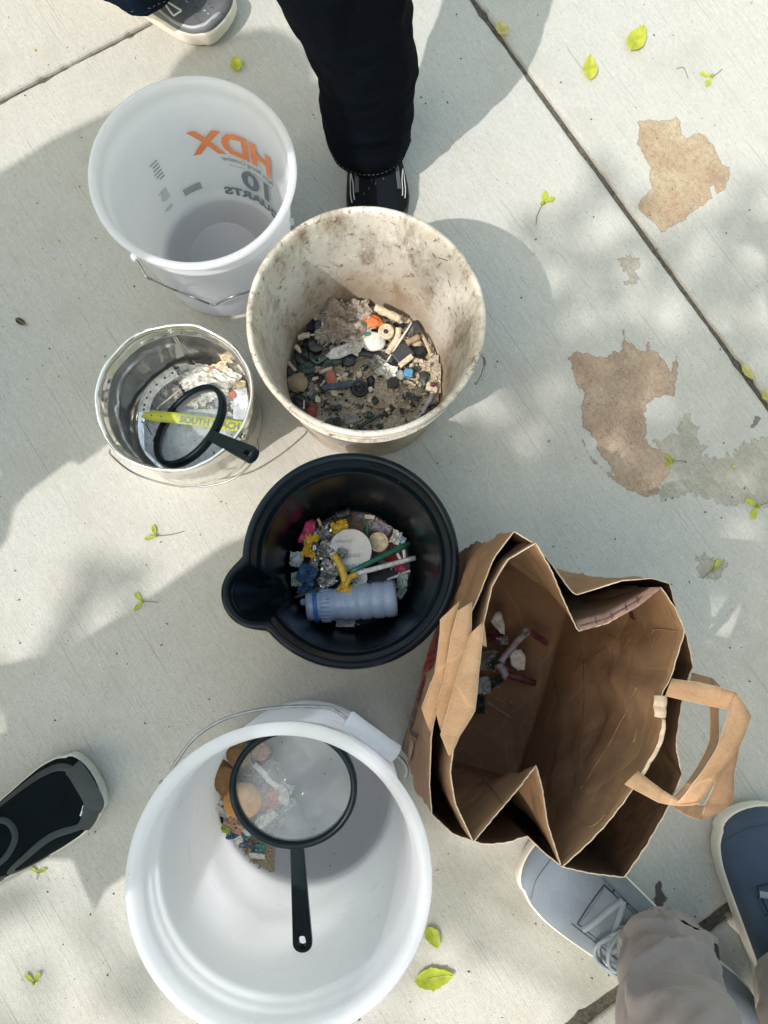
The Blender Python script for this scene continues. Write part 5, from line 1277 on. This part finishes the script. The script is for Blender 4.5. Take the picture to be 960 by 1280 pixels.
chunk(*T_(764, 414), .036, 11, 9, 0, 'coral', 'orange chip at the right of the metal tin'); chunk(*T_(660, 280), .040, 6, 4, 0, 'coral', 'tiny orange brown crumb at the top of the metal tin')
rod(*T_(385, 482), .052, *T_(545, 352), .048, 1.3, 'cream', 'thin straw-coloured stalk slanting across the tin', 'stalk', 'stalk')
rod(*T_(330, 560), .03, *T_(392, 680), .02, 1.2, 'ink', 'thin dark stalk at the lower left of the tin', 'stalk', 'stalk')
crumbs('dark_crumbs', inround(*TN, .07, .024, 60, .0007, .002, lambda x, y: y < .02), C['black'], 'dark grit on the white paper in the metal tin', 'crumbs')
crumbs('pale_fragments', inround(*TN, .078, .022, 90, .002, .006, lambda x, y: y > -.01), C['offwh'], 'pale paper fragments heaped in the metal tin', 'fragments')
crumbs('grey_fragments', inround(*TN, .080, .018, 120, .001, .004), C['grey'], 'grey fragments round the edge of the floor of the metal tin', 'fragments')
disc(247, 531, .010, 66, 'bluewh', 'round bluish white paper liner on the floor of the metal tin', 'liner', 'liner', [(0, 0), (1, 0), (1, .01), (0, .01)])
for k, (u, w) in enumerate([(360, 470), (400, 488), (350, 490), (490, 360), (505, 380)]): chunk(*T_(u, w), .050, 3.2, 2.6, 0, 'ink', ['dark seed on the lower bend of the perforated strip', 'dark seed just right of the lower bend of the perforated strip', 'dark seed touching the yellow wristband end', 'dark seed left of the magnifier ring, upper one', 'dark seed left of the magnifier ring, lower one'][k], 'seed', 'seed', sub=1)

# ---- C. in the black bucket (crop: x = 340 + .2083 u, y = 620 + .2083 v)
K_ = lambda u, w: (340+u*.2083, 620+w*.2083)
k_ = .2083
m_fillC = lambda x, y: max(0, min(1, (x*.4+y*1.0-.25)*3))
bed('sand', *KB, .006, .086, m_sandg, 'thin brown sand at the far side of the black bucket floor', 'sand', .004, 8, m_fillC)
def KU(fn, u, w, z, W_, H_, *a, **k): return fn(*K_(u, w), z, W_*k_, H_*k_, *a, **k)
# frosted bottle
bt = empty('bottle', (0, 0, 0), 'frosted bluish plastic bottle with a blue neck ring in the black bucket', 'bottle')
A0, A1 = at(*K_(205, 668), .044), at(*K_(748, 612), .044); bt.location = A0; ax_ = (A1-A0); Lb = ax_.length; ax_.normalize(); tl = Vector((0, 0, 1)).cross(ax_).normalized(); upb = ax_.cross(tl)
Rb_ = .0262
bprof = [(.0, .0), (.55, 0), (.60, .01), (.62, .05), (.66, .09), (.66, .12), (.80, .17), (.88, .22), (.90, .27), (.86, .31), (.86, .36), (.93, .41), (.96, .44), (.91, .47), (.97, .50), (.98, .56), (.91, .585), (.98, .61), (.99, .70), (.92, .725), (.99, .75), (1, .84), (.94, .865), (1, .89), (1, .955), (.94, .99), (.6, 1.0), (0, .985)]
def bodyv(prof, n=40):
    v, f = lathe([(max(r, .002)*Rb_, t*Lb) for r, t in prof], n); return [tl*x+upb*y+ax_*z for x, y, z in v], f
bprof = [(max(r, .78) if 0 < t <= .2 and r > .5 else r, t) for r, t in bprof]
v, f = bodyv(bprof); mesh('bottle_body', v, f, C['bottle'], bt)
v, f = bodyv([(.86, .085), (.90, .09), (.90, .125), (.86, .13)]); mesh('neck_ring', v, f, C['ring'], bt)
for k in range(26):
    a = 2*PI*k/26; d = tl*math.cos(a)+upb*math.sin(a); v, f = tube([d*Rb_*.86+ax_*Lb*.16, d*Rb_*.92+ax_*Lb*.26], .0009, 5); mesh('rib', v, f, C['bottle'], bt)
disc(*K_(190, 636), .030, 22*k_, 'bottle', 'pale rounded cap end beside the neck of the frosted bottle', 'cap', 'cap', [(0, 0), (1, 0), (1, .6), (.7, .9), (0, 1)])
ld = disc(*K_(470, 325), .046, 129*k_, 'lid', 'flat white disc lid with faint grey lettering in the black bucket', 'lid', 'lid', [(0, 0), (1, 0), (1, .035), (.97, .05), (.94, .05), (.92, .035), (0, .035)], n=72)
lc = at(*K_(470, 325), .046); kk = mpp(*K_(470, 325), .046)
def lidmap(x0, y0, rot=0):
    c, s = math.cos(rot), math.sin(rot)
    return lambda x, y: Vector((lc.x+(x0*k_)*kk+x*c-y*s, lc.y-(y0*k_)*kk+x*s+y*c, .0515))-ld.location+Vector((0, 0, 0))
text_mesh('lettering', 'THRED', .0125, lidmap(92, 78, PI+.10), C['inkg'], ld, align='LEFT')
text_mesh('lettering', 'TO REC', .0075, lidmap(60, 18, PI+.12), C['inkg'], ld); text_mesh('lettering', 'CAUTION', .0055, lidmap(12, -58, PI), C['inkg'], ld)
disc(*K_(545, 268), .036, 36*k_, 'lid', 'small white cap half hidden under the white disc lid', 'cap', 'cap')
disc(*K_(640, 278), .030, 60*k_, 'cream', 'round cream cap with a raised rim in the black bucket', 'cap', 'cap', [(0, .18), (.60, .18), (.66, .30), (.72, .20), (.80, .22), (.84, .5), (.92, .56), (1, .5), (1, 0), (0, 0)])
rod(*K_(468, 458), .054, *K_(822, 285), .030, 6.0, 'green', 'long green drinking straw in the black bucket', 'straw', 'straw', hollow=True)
rod(*K_(480, 474), .052, *K_(858, 372), .034, 6.2, 'wstraw', 'long white drinking straw below the green one', 'straw', 'straw', hollow=True)
rod(*K_(138, 610), .036, *K_(318, 542), .044, 4.5, 'dgreen', 'dark green straw poking out left of the bottle', 'straw', 'straw')
rod(*K_(690, 505), .024, *K_(828, 448), .028, 3.6, 'wstraw', 'short pinkish white straw at the right of the black bucket', 'straw', 'straw')
rod(*K_(372, 150), .030, *K_(300, 176), .030, 7, 'dark', 'dark glassy tube at the top of the black bucket litter', 'tube', 'tube')
rod(*K_(388, 128), .030, *K_(470, 100), .028, 11, 'dark', 'dark bottle neck lying at the top of the litter in the black bucket', 'tube', 'tube')
shard(*K_(222, 212), .046, [(-14, 14), (-9, 2), (-4, -11), (4, -16), (9, -13), (8, -3), (2, 6), (-6, 14)], 'pink', 'magenta plastic petal at the upper left of the black bucket', t=.0012, curl=.004)
shard(*K_(290, 178), .044, [(-5, -8), (-2, -10), (5, 4), (3, 8)], 'beige', 'short tan stick beside the magenta petal', 'stick', 'stick', t=.003)
for (u, w, z, W_, H_, an, c, lb) in [
 (405, 185, .038, 100, 66, -15, 'yellow', 'yellow wrapper corner above the white disc lid'), (232, 300, .048, 80, 140, 12, 'yellow', 'folded yellow wrapper below the magenta petal'),
 (300, 225, .040, 110, 80, -20, 'foil', 'crinkled silver foil left of the disc lid'), (355, 250, .034, 80, 60, 10, 'foil', 'silver foil tucked beneath the upper yellow wrapper'),
 (320, 330, .044, 100, 110, 40, 'foil', 'crinkled silver foil in the centre left of the litter'), (350, 430, .048, 110, 100, 0, 'foil', 'largest crinkled silver foil left of the yellow strip'),
 (330, 510, .046, 110, 80, -30, 'foil', 'silver foil above the neck of the frosted bottle'), (255, 405, .038, 60, 90, 10, 'foil', 'silver foil edge under the folded yellow wrapper'),
 (210, 470, .040, 110, 110, 20, 'dkblue', 'crumpled blue wrapper left of the silver foil'), (150, 380, .034, 80, 90, 0, 'bluewh', 'blue and white film scrap against the left side'),
 (150, 500, .030, 70, 80, 0, 'mint', 'pale greenish film left of the blue wrapper'), (200, 560, .028, 90, 60, 10, 'dkblue', 'dark blue wrapper fold near the dark green straw'),
 (505, 560, .052, 70, 60, 0, 'mint', 'pale mint film lying on the frosted bottle'), (540, 500, .044, 60, 110, 0, 'bluewh', 'grey white film below the disc lid'),
 (782, 510, .030, 60, 90, 10, 'mint', 'crumpled mint green film right of the bottle'), (775, 580, .026, 40, 70, 30, 'mint', 'narrow mint film tail at the right of the bottle'),
 (765, 415, .028, 60, 70, 0, 'pink', 'bright pink wrapper scrap between the two straws'), (710, 370, .024, 70, 60, 30, 'red', 'dark red wrapper piece under the green straw'),
 (745, 250, .030, 60, 80, 20, 'white', 'white folded scrap right of the cream cap'), (775, 262, .032, 50, 44, 30, 'paleblue', 'pale blue scrap near the end of the green straw'),
 (660, 190, .022, 110, 60, 30, 'lilac', 'translucent whitish bag corner above the cream cap'), (610, 180, .020, 70, 60, 10, 'clear', 'clear film beside the teal chip'),
 (440, 765, .012, 110, 40, 0, 'bluewh', 'pale blue scrap under the front of the bottle'), (500, 220, .034, 50, 30, 20, 'dark', 'dark crumpled clip above the disc lid'),
 (420, 345, .052, 60, 50, 10, 'foil', 'small bright foil fold on the edge of the disc lid'),(480,500,.050,60,50,20,'foil','silver scrap where the two straws meet')]:
    KU(crumple, u, w, z, W_, H_, an, c, lb, 'wrapper', 'wrapper', .3, 9)
strip([(*K_(372, 352), .060), (*K_(410, 420), .062), (*K_(432, 480), .062), (*K_(440, 530), .062), (*K_(446, 575), .060)], 9, 'yellow', 'yellow foil-lined strip running from the disc lid to the bottle', 'wrapper', 'wrapper', .0006)
strip([(*K_(440, 545), .064), (*K_(470, 490), .064), (*K_(510, 470), .062)], 7, 'yellow', 'short yellow wrapper fork beside the yellow strip', 'wrapper', 'wrapper', .0006)
KU(crumple, 436, 555, .062, 70, 60, 30, 'yellow', 'yellow crumpled end of wrapper touching the bottle', 'wrapper', 'wrapper', .2, 9)
KU(block, 256, 308, .056, 44, 66, 15, 'ink', 'small black printed label on the folded yellow wrapper', 'label', 'label', t=.03)
lb_ = bpy.data.objects['label']; text_mesh('lettering', 'B', .009, lambda x, y: at(*K_(244, 322), .0590)+Vector((x, y, .0012))-lb_.location, C['white'], lb_, bold=.0004)
KU(block, 586, 127, .024, 62, 26, 5, 'white', 'white plug end of the small connector at the top right', 'connector', 'connector', t=.6)
KU(block, 534, 122, .024, 36, 28, 5, 'dkblue', 'dark blue plug end beside the white connector', 'connector', 'connector', t=.6)
KU(chunk, 571, 196, .024, 30, 60, 0, 'teal', 'teal green chip left of the cream cap')
rod(*K_(752, 345), .034, *K_(772, 382), .034, 4.5, 'wstraw', 'short white stub crossing above the white straw, left one', 'stub', 'stub'); rod(*K_(790, 322), .034, *K_(796, 372), .034, 4.5, 'wstraw', 'short white stub above the white straw, right one', 'stub', 'stub')
KU(chunk, 218, 690, .016, 14, 18, 0, 'orange', 'tiny orange crumb under the neck of the bottle')
crumbs('mixed_crumbs', inround(*KB, .085, .010, 160, .0008, .003), C['tan'], 'small brown crumbs on the floor of the black bucket', 'crumbs')

# ---- D. in the tall white bucket (crop: x = 250 + .21875 u, y = 900 + .21875 v)
W_5 = lambda u, w: (250+u*.21875, 900+w*.21875)
k5 = .21875
fillD = lambda x, y: max(0, min(1, (-x*.72-y*.55-.56+.12*nz(x*5, y*5))*7, (-x-.36)*12))
bed('sand', *B5, .0058, .119, m_sandg, 'crescent of grey brown sand along the left side of the white bucket floor', 'sand', .006, 5, fillD, 90)
def DU(fn, u, w, z, W_, H_, *a, **k): return fn(*W_5(u, w), z, W_*k5, H_*k5, *a, **k)
DU(chunk, 222, 190, .030, 130, 130, 30, 'brown', 'upper lump of brown crumbly sponge in the white bucket', 'sponge', 'sponge', .35, 4, .8, True)
DU(chunk, 150, 340, .024, 130, 230, -22, 'brown', 'lower and longer lump of brown crumbly sponge in the white bucket', 'sponge', 'sponge', .32, 4, .7, True)
DU(chunk, 350, 180, .012, 90, 100, 20, 'flesh', 'pinkish brown fragment seen through the top of the lens', 'fragment', 'fragment', .3, 3, .5)
o = DU(chunk, 250, 452, .020, 218, 200, 0, 'ball', 'orange ball half under the ring of the magnifier', 'ball', 'ball', .012, 4, .9, True)
for (u, w, z, W_, H_, an, c, lb) in [
 (310, 300, .010, 110, 110, 20, 'clear', 'clear crumpled plastic cup behind the lens, left one'), (400, 270, .010, 110, 90, -20, 'clear', 'clear crumpled plastic cup behind the lens, upper one'),
 (345, 365, .014, 90, 80, 20, 'lilac', 'pinkish film behind the lens beside the orange ball'), (405, 445, .014, 90, 120, 0, 'coral', 'red pink flower-like scrap behind the lens'),
 (480, 420, .010, 80, 120, 20, 'offwh', 'whitish film right of the red pink scrap'), (500, 490, .008, 110, 44, -40, 'mint', 'pale teal streak of film behind the lens'),
 (380, 560, .010, 130, 60, -40, 'offwh', 'white folded strip at the lower edge of the lens'), (440, 580, .007, 90, 80, 0, 'grey', 'grey sheet painting a square shadow at the lower edge of the lens'),  # the grey square is a shadow, painted as a flat sheet
 (150, 500, .020, 110, 90, 30, 'white', 'white printed card left of the orange ball'), (150, 620, .014, 60, 50, 20, 'lime', 'lime green scrap at the left edge of the sand crescent'),
 (200, 600, .020, 110, 70, 35, 'flesh', 'peach printed card below the orange ball'), (260, 620, .018, 90, 50, 30, 'white', 'white torn card beside the magnifier ring'),
 (180, 655, .012, 60, 50, 0, 'dkblue', 'blue scrap below the lime green one'), (285, 655, .014, 80, 40, -10, 'teal', 'teal blue scrap below the white torn card'),
 (215, 690, .014, 64, 40, -30, 'white', 'small white rectangle card on the sand crescent'), (250, 715, .012, 50, 30, 0, 'dkblue', 'tiny blue scrap right of the white rectangle'),
 (345, 728, .014, 60, 44, 0, 'teal', 'green scrap at the right tip of the sand crescent'), (310, 725, .012, 40, 34, 20, 'dkblue', 'navy scrap touching the green scrap'),
 (325, 775, .014, 90, 30, 5, 'offwh', 'pale strip near the bottom of the sand crescent'), (120, 560, .010, 30, 60, 0, 'black', 'black scrap at the left wall of the white bucket')]:
    DU(crumple, u, w, z, W_, H_, an, c, lb, 'paper scrap', 'paper_scrap', .22, 8)
strip([(*W_5(310, 255), .03), (*W_5(360, 300), .03), (*W_5(400, 350), .03), (*W_5(450, 385), .028)], 7, 'white', 'white twisted strip under the lens', 'strip', 'strip', .001)
v, f = tube(smoothline([at(*W_5(385, 235), .03), at(*W_5(430, 270), .035), at(*W_5(455, 340), .03), at(*W_5(500, 390), .025), at(*W_5(520, 470), .012)], 8), .0006, 6)
put('thread', v, f, C['dkblue'], 'thin dark blue curved thread under the lens', 'thread')
for k, (u, w) in enumerate([(130, 492), (196, 594), (205, 615)]): chunk(*W_5(u, w), .034, 3, 3, 0, 'ink', ['black dot on the white printed card', 'black dot on the peach printed card', 'lower dark mark on the peach card'][k], 'dot', 'dot', sub=1)
crumbs('mixed_crumbs', inround(*B5, .118, .009, 260, .0008, .0028, lambda x, y: x < -.065), C['tan'], 'brown crumbs on the sand crescent of the white bucket', 'crumbs')
crumbs('dark_specks', inround(*B5, .115, .0056, 14, .0006, .0014, lambda x, y: x > -.05), C['ink'], 'few dark specks on the clean part of the white bucket floor', 'crumbs')

# ---- E. in the inner paper bag (crop: x = 580 + .15625 u, y = 730 + .15625 v)
E_ = lambda u, w: (580+u*.15625, 730+w*.15625)
ke = .15625
shard(*E_(270, 310), .05, [(-9, -2), (-2, -14), (4, -14), (8, 2), (8, 15), (2, 12), (-5, 4)], 'white', 'white plastic petal at the upper end of the bag floor')
shard(*E_(430, 606), .05, [(-10, -11), (4, -13), (10, -4), (8, 12), (0, 13), (-9, 6)], 'white', 'white card pentagon in the middle of the bag floor', 'card', 'card', curl=.001)
for (u, w, z, W_, H_, an, c, lb) in [(240, 420, .03, 130, 100, 20, 'maroon', 'dark red wrapper by the white petal in the bag'), (190, 610, .04, 150, 150, 0, 'grey', 'pale crumpled cup under the bag handle'), (150, 810, .03, 110, 130, 0, 'bluewh', 'lower pale crumpled cup in the bag'),
  (600, 430, .04, 170, 50, 38, 'maroon', 'dark pink crinkled wrapper at the right of the bag floor'), (480, 395, .05, 80, 60, -40, 'clear', 'clear shiny wrapper end beside the pink wrapper'), (250, 620, .05, 60, 130, 40, 'dgreen', 'green leafy scrap between cup and clear tube'),
  (300, 450, .03, 100, 70, 0, 'lilac', 'purplish film below the white petal'), (250, 780, .02, 120, 60, -30, 'dgreen', 'dark green foliage scrap low on the bag floor'), (120, 960, .02, 90, 140, 0, 'dgreen', 'dark green foliage scrap at the bottom left of the bag')]:
    crumple(*E_(u, w), z, W_*ke, H_*ke, an, c, lb, 'wrapper', 'wrapper', .3, 9)
rod(*E_(290, 620), .05, *E_(470, 400), .05, 9, 'lilac', 'pale clear tube slanting up from the green scrap', 'tube', 'tube')
rod(*E_(270, 640), .05, *E_(340, 740), .05, 11, 'lilac', 'short pale tube joining the purple one', 'tube', 'tube'); rod(*E_(335, 715), .045, *E_(560, 790), .04, 10, 'maroon', 'purple black tube low on the bag floor', 'tube', 'tube')
rod(*E_(172, 935), .03, *E_(385, 1078), .02, 2.2, 'grey', 'thin pale stick lying on the dark bag floor', 'stick', 'stick')
for k, (u, w) in enumerate([(275, 822), (262, 915), (372, 945), (172, 1020), (235, 775)]): chunk(*E_(u, w), .02, 7, 3, 20*k, 'grey', ['pale crumb above the thin stick in the bag', 'pale crumb just above the stick end in the bag', 'bright tiny crumb right of the stick', 'pale curled crumb below the stick in the bag', 'pale crumb beside the lower cup in the bag'][k], 'crumb', 'crumb', sub=1)

# ---- F. leaves and winged seeds on the concrete
def leafmat(name, a, b):
    g = G(name); v = g.N('TexCoord').outputs['Object']; c = g.ramp(g.noise(v, 90, 4, .6), [(.3, a), (.7, b)])
    g.link(c, g.p.inputs['Base Color']); g.p.inputs['Roughness'].default_value = .5
    t = g.N('BsdfTranslucent'); g.link(c, t.inputs[0]); mx = g.N('MixShader', i_0=.35); g.link(g.p.outputs[0], mx.inputs[1]); g.link(t.outputs[0], mx.inputs[2]); g.link(mx.outputs[0], g.out.inputs[0]); return g.m
m_lf = leafmat('yellow_green_leaf', (.40, .46, .03), (.62, .64, .09)); m_lf2 = leafmat('olive_leaf', (.28, .36, .02), (.46, .52, .05)); m_lf3 = leafmat('dry_yellow_leaf', (.50, .44, .12), (.65, .60, .25)); m_stem = mat('leaf_stem', (.16, .14, .06), .7); m_dl = mat('dead_leaf', (.05, .035, .03), .7)
def leaf(px, py, ln, wd, ang, m, label, curl=.004, name='leaf', parent=None, tipw=.8, notch=0):
    """ang in degrees, image direction of the tip; ln, wd px"""
    s = Spot(px, py, .001, ang); Ln, Wd = ln*s.k, wd*s.k; v = []; f = []; n = 14; m_ = 6; o = _rs.random()*30
    for i in range(n+1):
        t = i/n; w = Wd/2*(math.sin(PI*t**tipw)**.75) if 0 < t < 1 else 0; w *= 1+nz(t*9+o)*.22
        for j in range(m_+1):
            y = -w+2*w*j/m_; x = (t-.5)*Ln
            z = .0006+abs(y)*.35+curl*(2*t-1)**2+nz(x*60+o, y*60)*.0015*2
            v.append((x, y, max(.0004, z)))
    for i in range(n):
        for j in range(m_): a = i*(m_+1)+j; f.append((a, a+m_+1, a+m_+2, a+1))
    V = s.place(v)
    if parent is not None: return mesh(name, [Vector(q_)-parent.location for q_ in V], f, m, parent)
    root = empty(name, s.p, label, 'leaf'); mesh('leaf_blade', [Vector(q_)-root.location for q_ in V], f, m, root)
    c, n_ = math.cos(s.a), math.sin(s.a); mid = [s.p+Vector((x*c, x*n_, .0012+curl*(2*x/Ln)**2)) for x in np.linspace(-Ln*.56, Ln*.45, 8)]
    vv, ff = tube(mid, .0004, 5); mesh('midrib', [q_-root.location for q_ in vv], ff, m_lf3, root); return root
leaf(796, 49, 40, 22, -62, m_lf, 'largest yellow green leaf in the top right sunlight', tipw=.7)
leaf(737, 86, 34, 17, -88, m_lf, 'yellow green oval leaf left of the largest one')
leaf(628, 39, 20, 15, 60, m_lf3, 'small pale leaf curled on the slab joint at the top', .006)
leaf(296, 84, 20, 15, 80, m_lf, 'small crumpled yellow leaf above the translucent bucket', .008)
leaf(543, 1221, 50, 25, -8, m_lf2, 'olive yellow leaf right of the tall white bucket')
leaf(541, 1170, 28, 18, 60, m_lf2, 'leaf partly hidden by the rim of the tall white bucket')
leaf(934, 466, 24, 12, 52, m_lf3, 'dry yellow leaf fragment in the slab joint', .003)
leaf(958, 496, 16, 13, 60, m_lf3, 'second dry leaf fragment in the joint at the right edge', .006)
leaf(27, 403, 15, 8, 35, m_dl, 'dark brown dead leaf at the left of the translucent bucket', .003)
def samara(px, py, dirs, stem, label, sz=15, m=m_lf):
    root = empty('winged_seed', at(px, py, .001), label, 'winged seed')
    for d in dirs:
        cx, cy = px+math.cos(math.radians(d))*sz*.55, py+math.sin(math.radians(d))*sz*.55
        leaf(cx, cy, sz, sz*.42, d, m, None, .0015, 'wing', root, tipw=1.3)
    s = Spot(px, py, .002); bm = bmesh.new(); bmesh.ops.create_icosphere(bm, subdivisions=2, radius=sz*.15*s.k); v = [q_.co+Vector((0, 0, .003)) for q_ in bm.verts]; f = [tuple(q_.index for q_ in p.verts) for p in bm.faces]; bm.free(); mesh('seed', v, f, m_lf2, root)
    if stem:
        P = [at(px, py, .002)]+[at(px+x, py+y, .0025) for x, y in stem]; v, f = tube(smoothline(P, 4), .0005, 5); mesh('stem', [q_-root.location for q_ in v], f, m_stem, root)
    return root
samara(678, 255, (-75, -28), [(-4, 8), (-7, 16), (-8, 26)], 'winged seed pair with a long stem, right of the stained bucket', 17)
samara(889, 96, (-165, 118), [(7, -4), (14, -10)], 'winged seed pair near the top right leaf', 15)
samara(195, 670, (-105, 165), [(14, -1), (25, -3), (35, -6)], 'winged seed pair below the metal tin', 14, m_lf2)
samara(178, 752, (-130, 130), [(10, 0), (20, 1)], 'winged seed pair left of the black bucket spout', 14, m_lf2)
samara(842, 576, (-150, 150), [(8, 0), (14, 1)], 'winged seed pair at the tip of the pinkish brown stain', 12, m_lf2)
samara(947, 633, (-150, 120), [(8, -3), (14, -6)], 'winged seed pair at the right edge under the greenish patch', 18)
samara(892, 712, (-60,), [(-8, 6), (-14, 11)], 'single winged bud on the pale smear above the bag', 15)
samara(43, 1228, (-135, -60), [], 'winged seed pair at the lower left corner', 15, m_lf2)
samara(48, 1090, (-150, -20), [(-2, 10)], 'winged seed beside the dark running shoe', 11, m_lf2)
for k in range(3): pass
bits = []
for k in range(26): bits.append((at(_rs.uniform(0, 960), _rs.uniform(0, 1280), .0005), _rs.uniform(.0015, .003)))
crumbs('leaf_crumbs', bits, m_lf3, 'tiny dry leaf crumbs blown over the concrete', 'leaf crumbs')
# scattered grit on the slabs
it = []
for k in range(700): it.append((at(_rs.uniform(-30, 990), _rs.uniform(-30, 1310), .0004), _rs.choice((.0005, .0006, .0007, .0009, .0014))))
crumbs('grit', it, mat('grit', (.06, .05, .04), .9), 'fine dark grit scattered over the concrete', 'grit')
for (px, py, pts) in ((846, 86, [(0, 0), (8, -2), (12, 6), (14, 12)]), (312, 1243, [(0, 0), (5, 2), (9, 1)])):
    v, f = tube(smoothline([at(px+x, py+y, .001) for x, y in pts], 4), .0005, 5); put('dry_stalk', v, f, m_stem, 'curved dry stalk on the sunlit slab near the top right' if px > 800 else 'short dry stalk on the slab by the large white bucket', 'stalk')

# ================================================================ TREE overhead whose foliage dapples the pavement
m_bark = mat('bark', (.16, .12, .09), .9, .3, 30, .6); m_fol = leafmat('maple_foliage', (.05, .10, .02), (.09, .16, .03))
tr = empty('maple_tree', (-3.7, -3.5, 0), 'leafy maple tree standing outside the frame whose crown dapples the slabs', 'tree')
def onray(px, py, z):
    g_ = at(px, py, 0); return g_-L*(z/-L.z)*-1 if False else g_+Vector((-L.x, -L.y, -L.z))*(z/(-L.z))
clumps = [(790, 620, 4.2, .17, 50), (940, 740, 4.6, .18, 40), (880, 900, 4.3, .18, 50), (900, 980, 4.5, .16, 45), (720, 700, 4.1, .14, 45), (940, 500, 4.7, .12, 44),
          (920, 320, 4.8, .15, 22), (700, 300, 4.4, .16, 20), (60, 890, 3.9, .12, 36), (700, 480, 4.3, .14, 40), (830, 1010, 4.4, .12, 60), (640, 560, 4.0, .12, 30), (840, 420, 4.4, .10, 14), (560, 1120, 4.4, .09, 8), (150, 760, 4.2, .10, 8)]
top = Vector((-3.3, -3.1, 2.9)); v = []; f = []
def addm(v2, f2): b = len(v); v.extend([Vector(q_)-tr.location for q_ in v2]); f.extend([tuple(i+b for i in t) for t in f2])
addm(*tube(smoothline([(-3.7, -3.5, 0), (-3.66, -3.46, .9), (-3.5, -3.3, 2.0), top], 5), [.16-.004*k for k in range(16)], 14))
mesh('trunk', v, f, m_bark, tr); v = []; f = []
lv = []; lf_ = []
def addleaf(c, r):
    b = len(lv); n_ = Vector((_rs.gauss(0, .5), _rs.gauss(0, .5), 1)).normalized(); u = n_.orthogonal().normalized(); u = Matrix.Rotation(_rs.random()*6.3, 3, n_)@u; w = n_.cross(u)
    for a, k in ((0, 1), (1.0, .62), (1.9, .9), (2.7, .5), (3.6, .5), (4.4, .9), (5.3, .62)): lv.append(c+(u*math.cos(a)+w*math.sin(a))*r*k-tr.location)
    lf_.append(tuple(range(b, b+7)))
for px, py, z, r, n in clumps:
    c = onray(px, py, z); P = smoothline([top, onray(820+(px-800)*.3, 1750, 3.7), onray(1040+(px-800)*.3, 1330, 4.2), c], 5); addm(*tube(P, [.03-.0015*k for k in range(16)], 6))
    for k in range(n):
        d = Vector((_rs.gauss(0, 1), _rs.gauss(0, 1), _rs.gauss(0, .9))); d = d.normalized()*_rs.random()**.45*r; addleaf(c+d, _rs.uniform(.028, .05))
for k in range(26):   # the rest of the crown, over and behind the trunk
    c = Vector((-3.9+_rs.gauss(0, .8), -3.8+_rs.gauss(0, .8), 4.4+_rs.gauss(0, .6)))
    if c.x > -2.6: continue
    addm(*tube([top, top.lerp(c, .5)+Vector((0, 0, .2)), c], [.04, .025, .01], 6))
    for q_ in range(90):
        d = Vector((_rs.gauss(0, 1), _rs.gauss(0, 1), _rs.gauss(0, 1))).normalized()*_rs.random()**.4*.5; addleaf(c+d, _rs.uniform(.03, .055))
mesh('limbs', v, f, m_bark, tr); tag(mesh('crown', lv, lf_, m_fol, tr, False), kind='stuff')
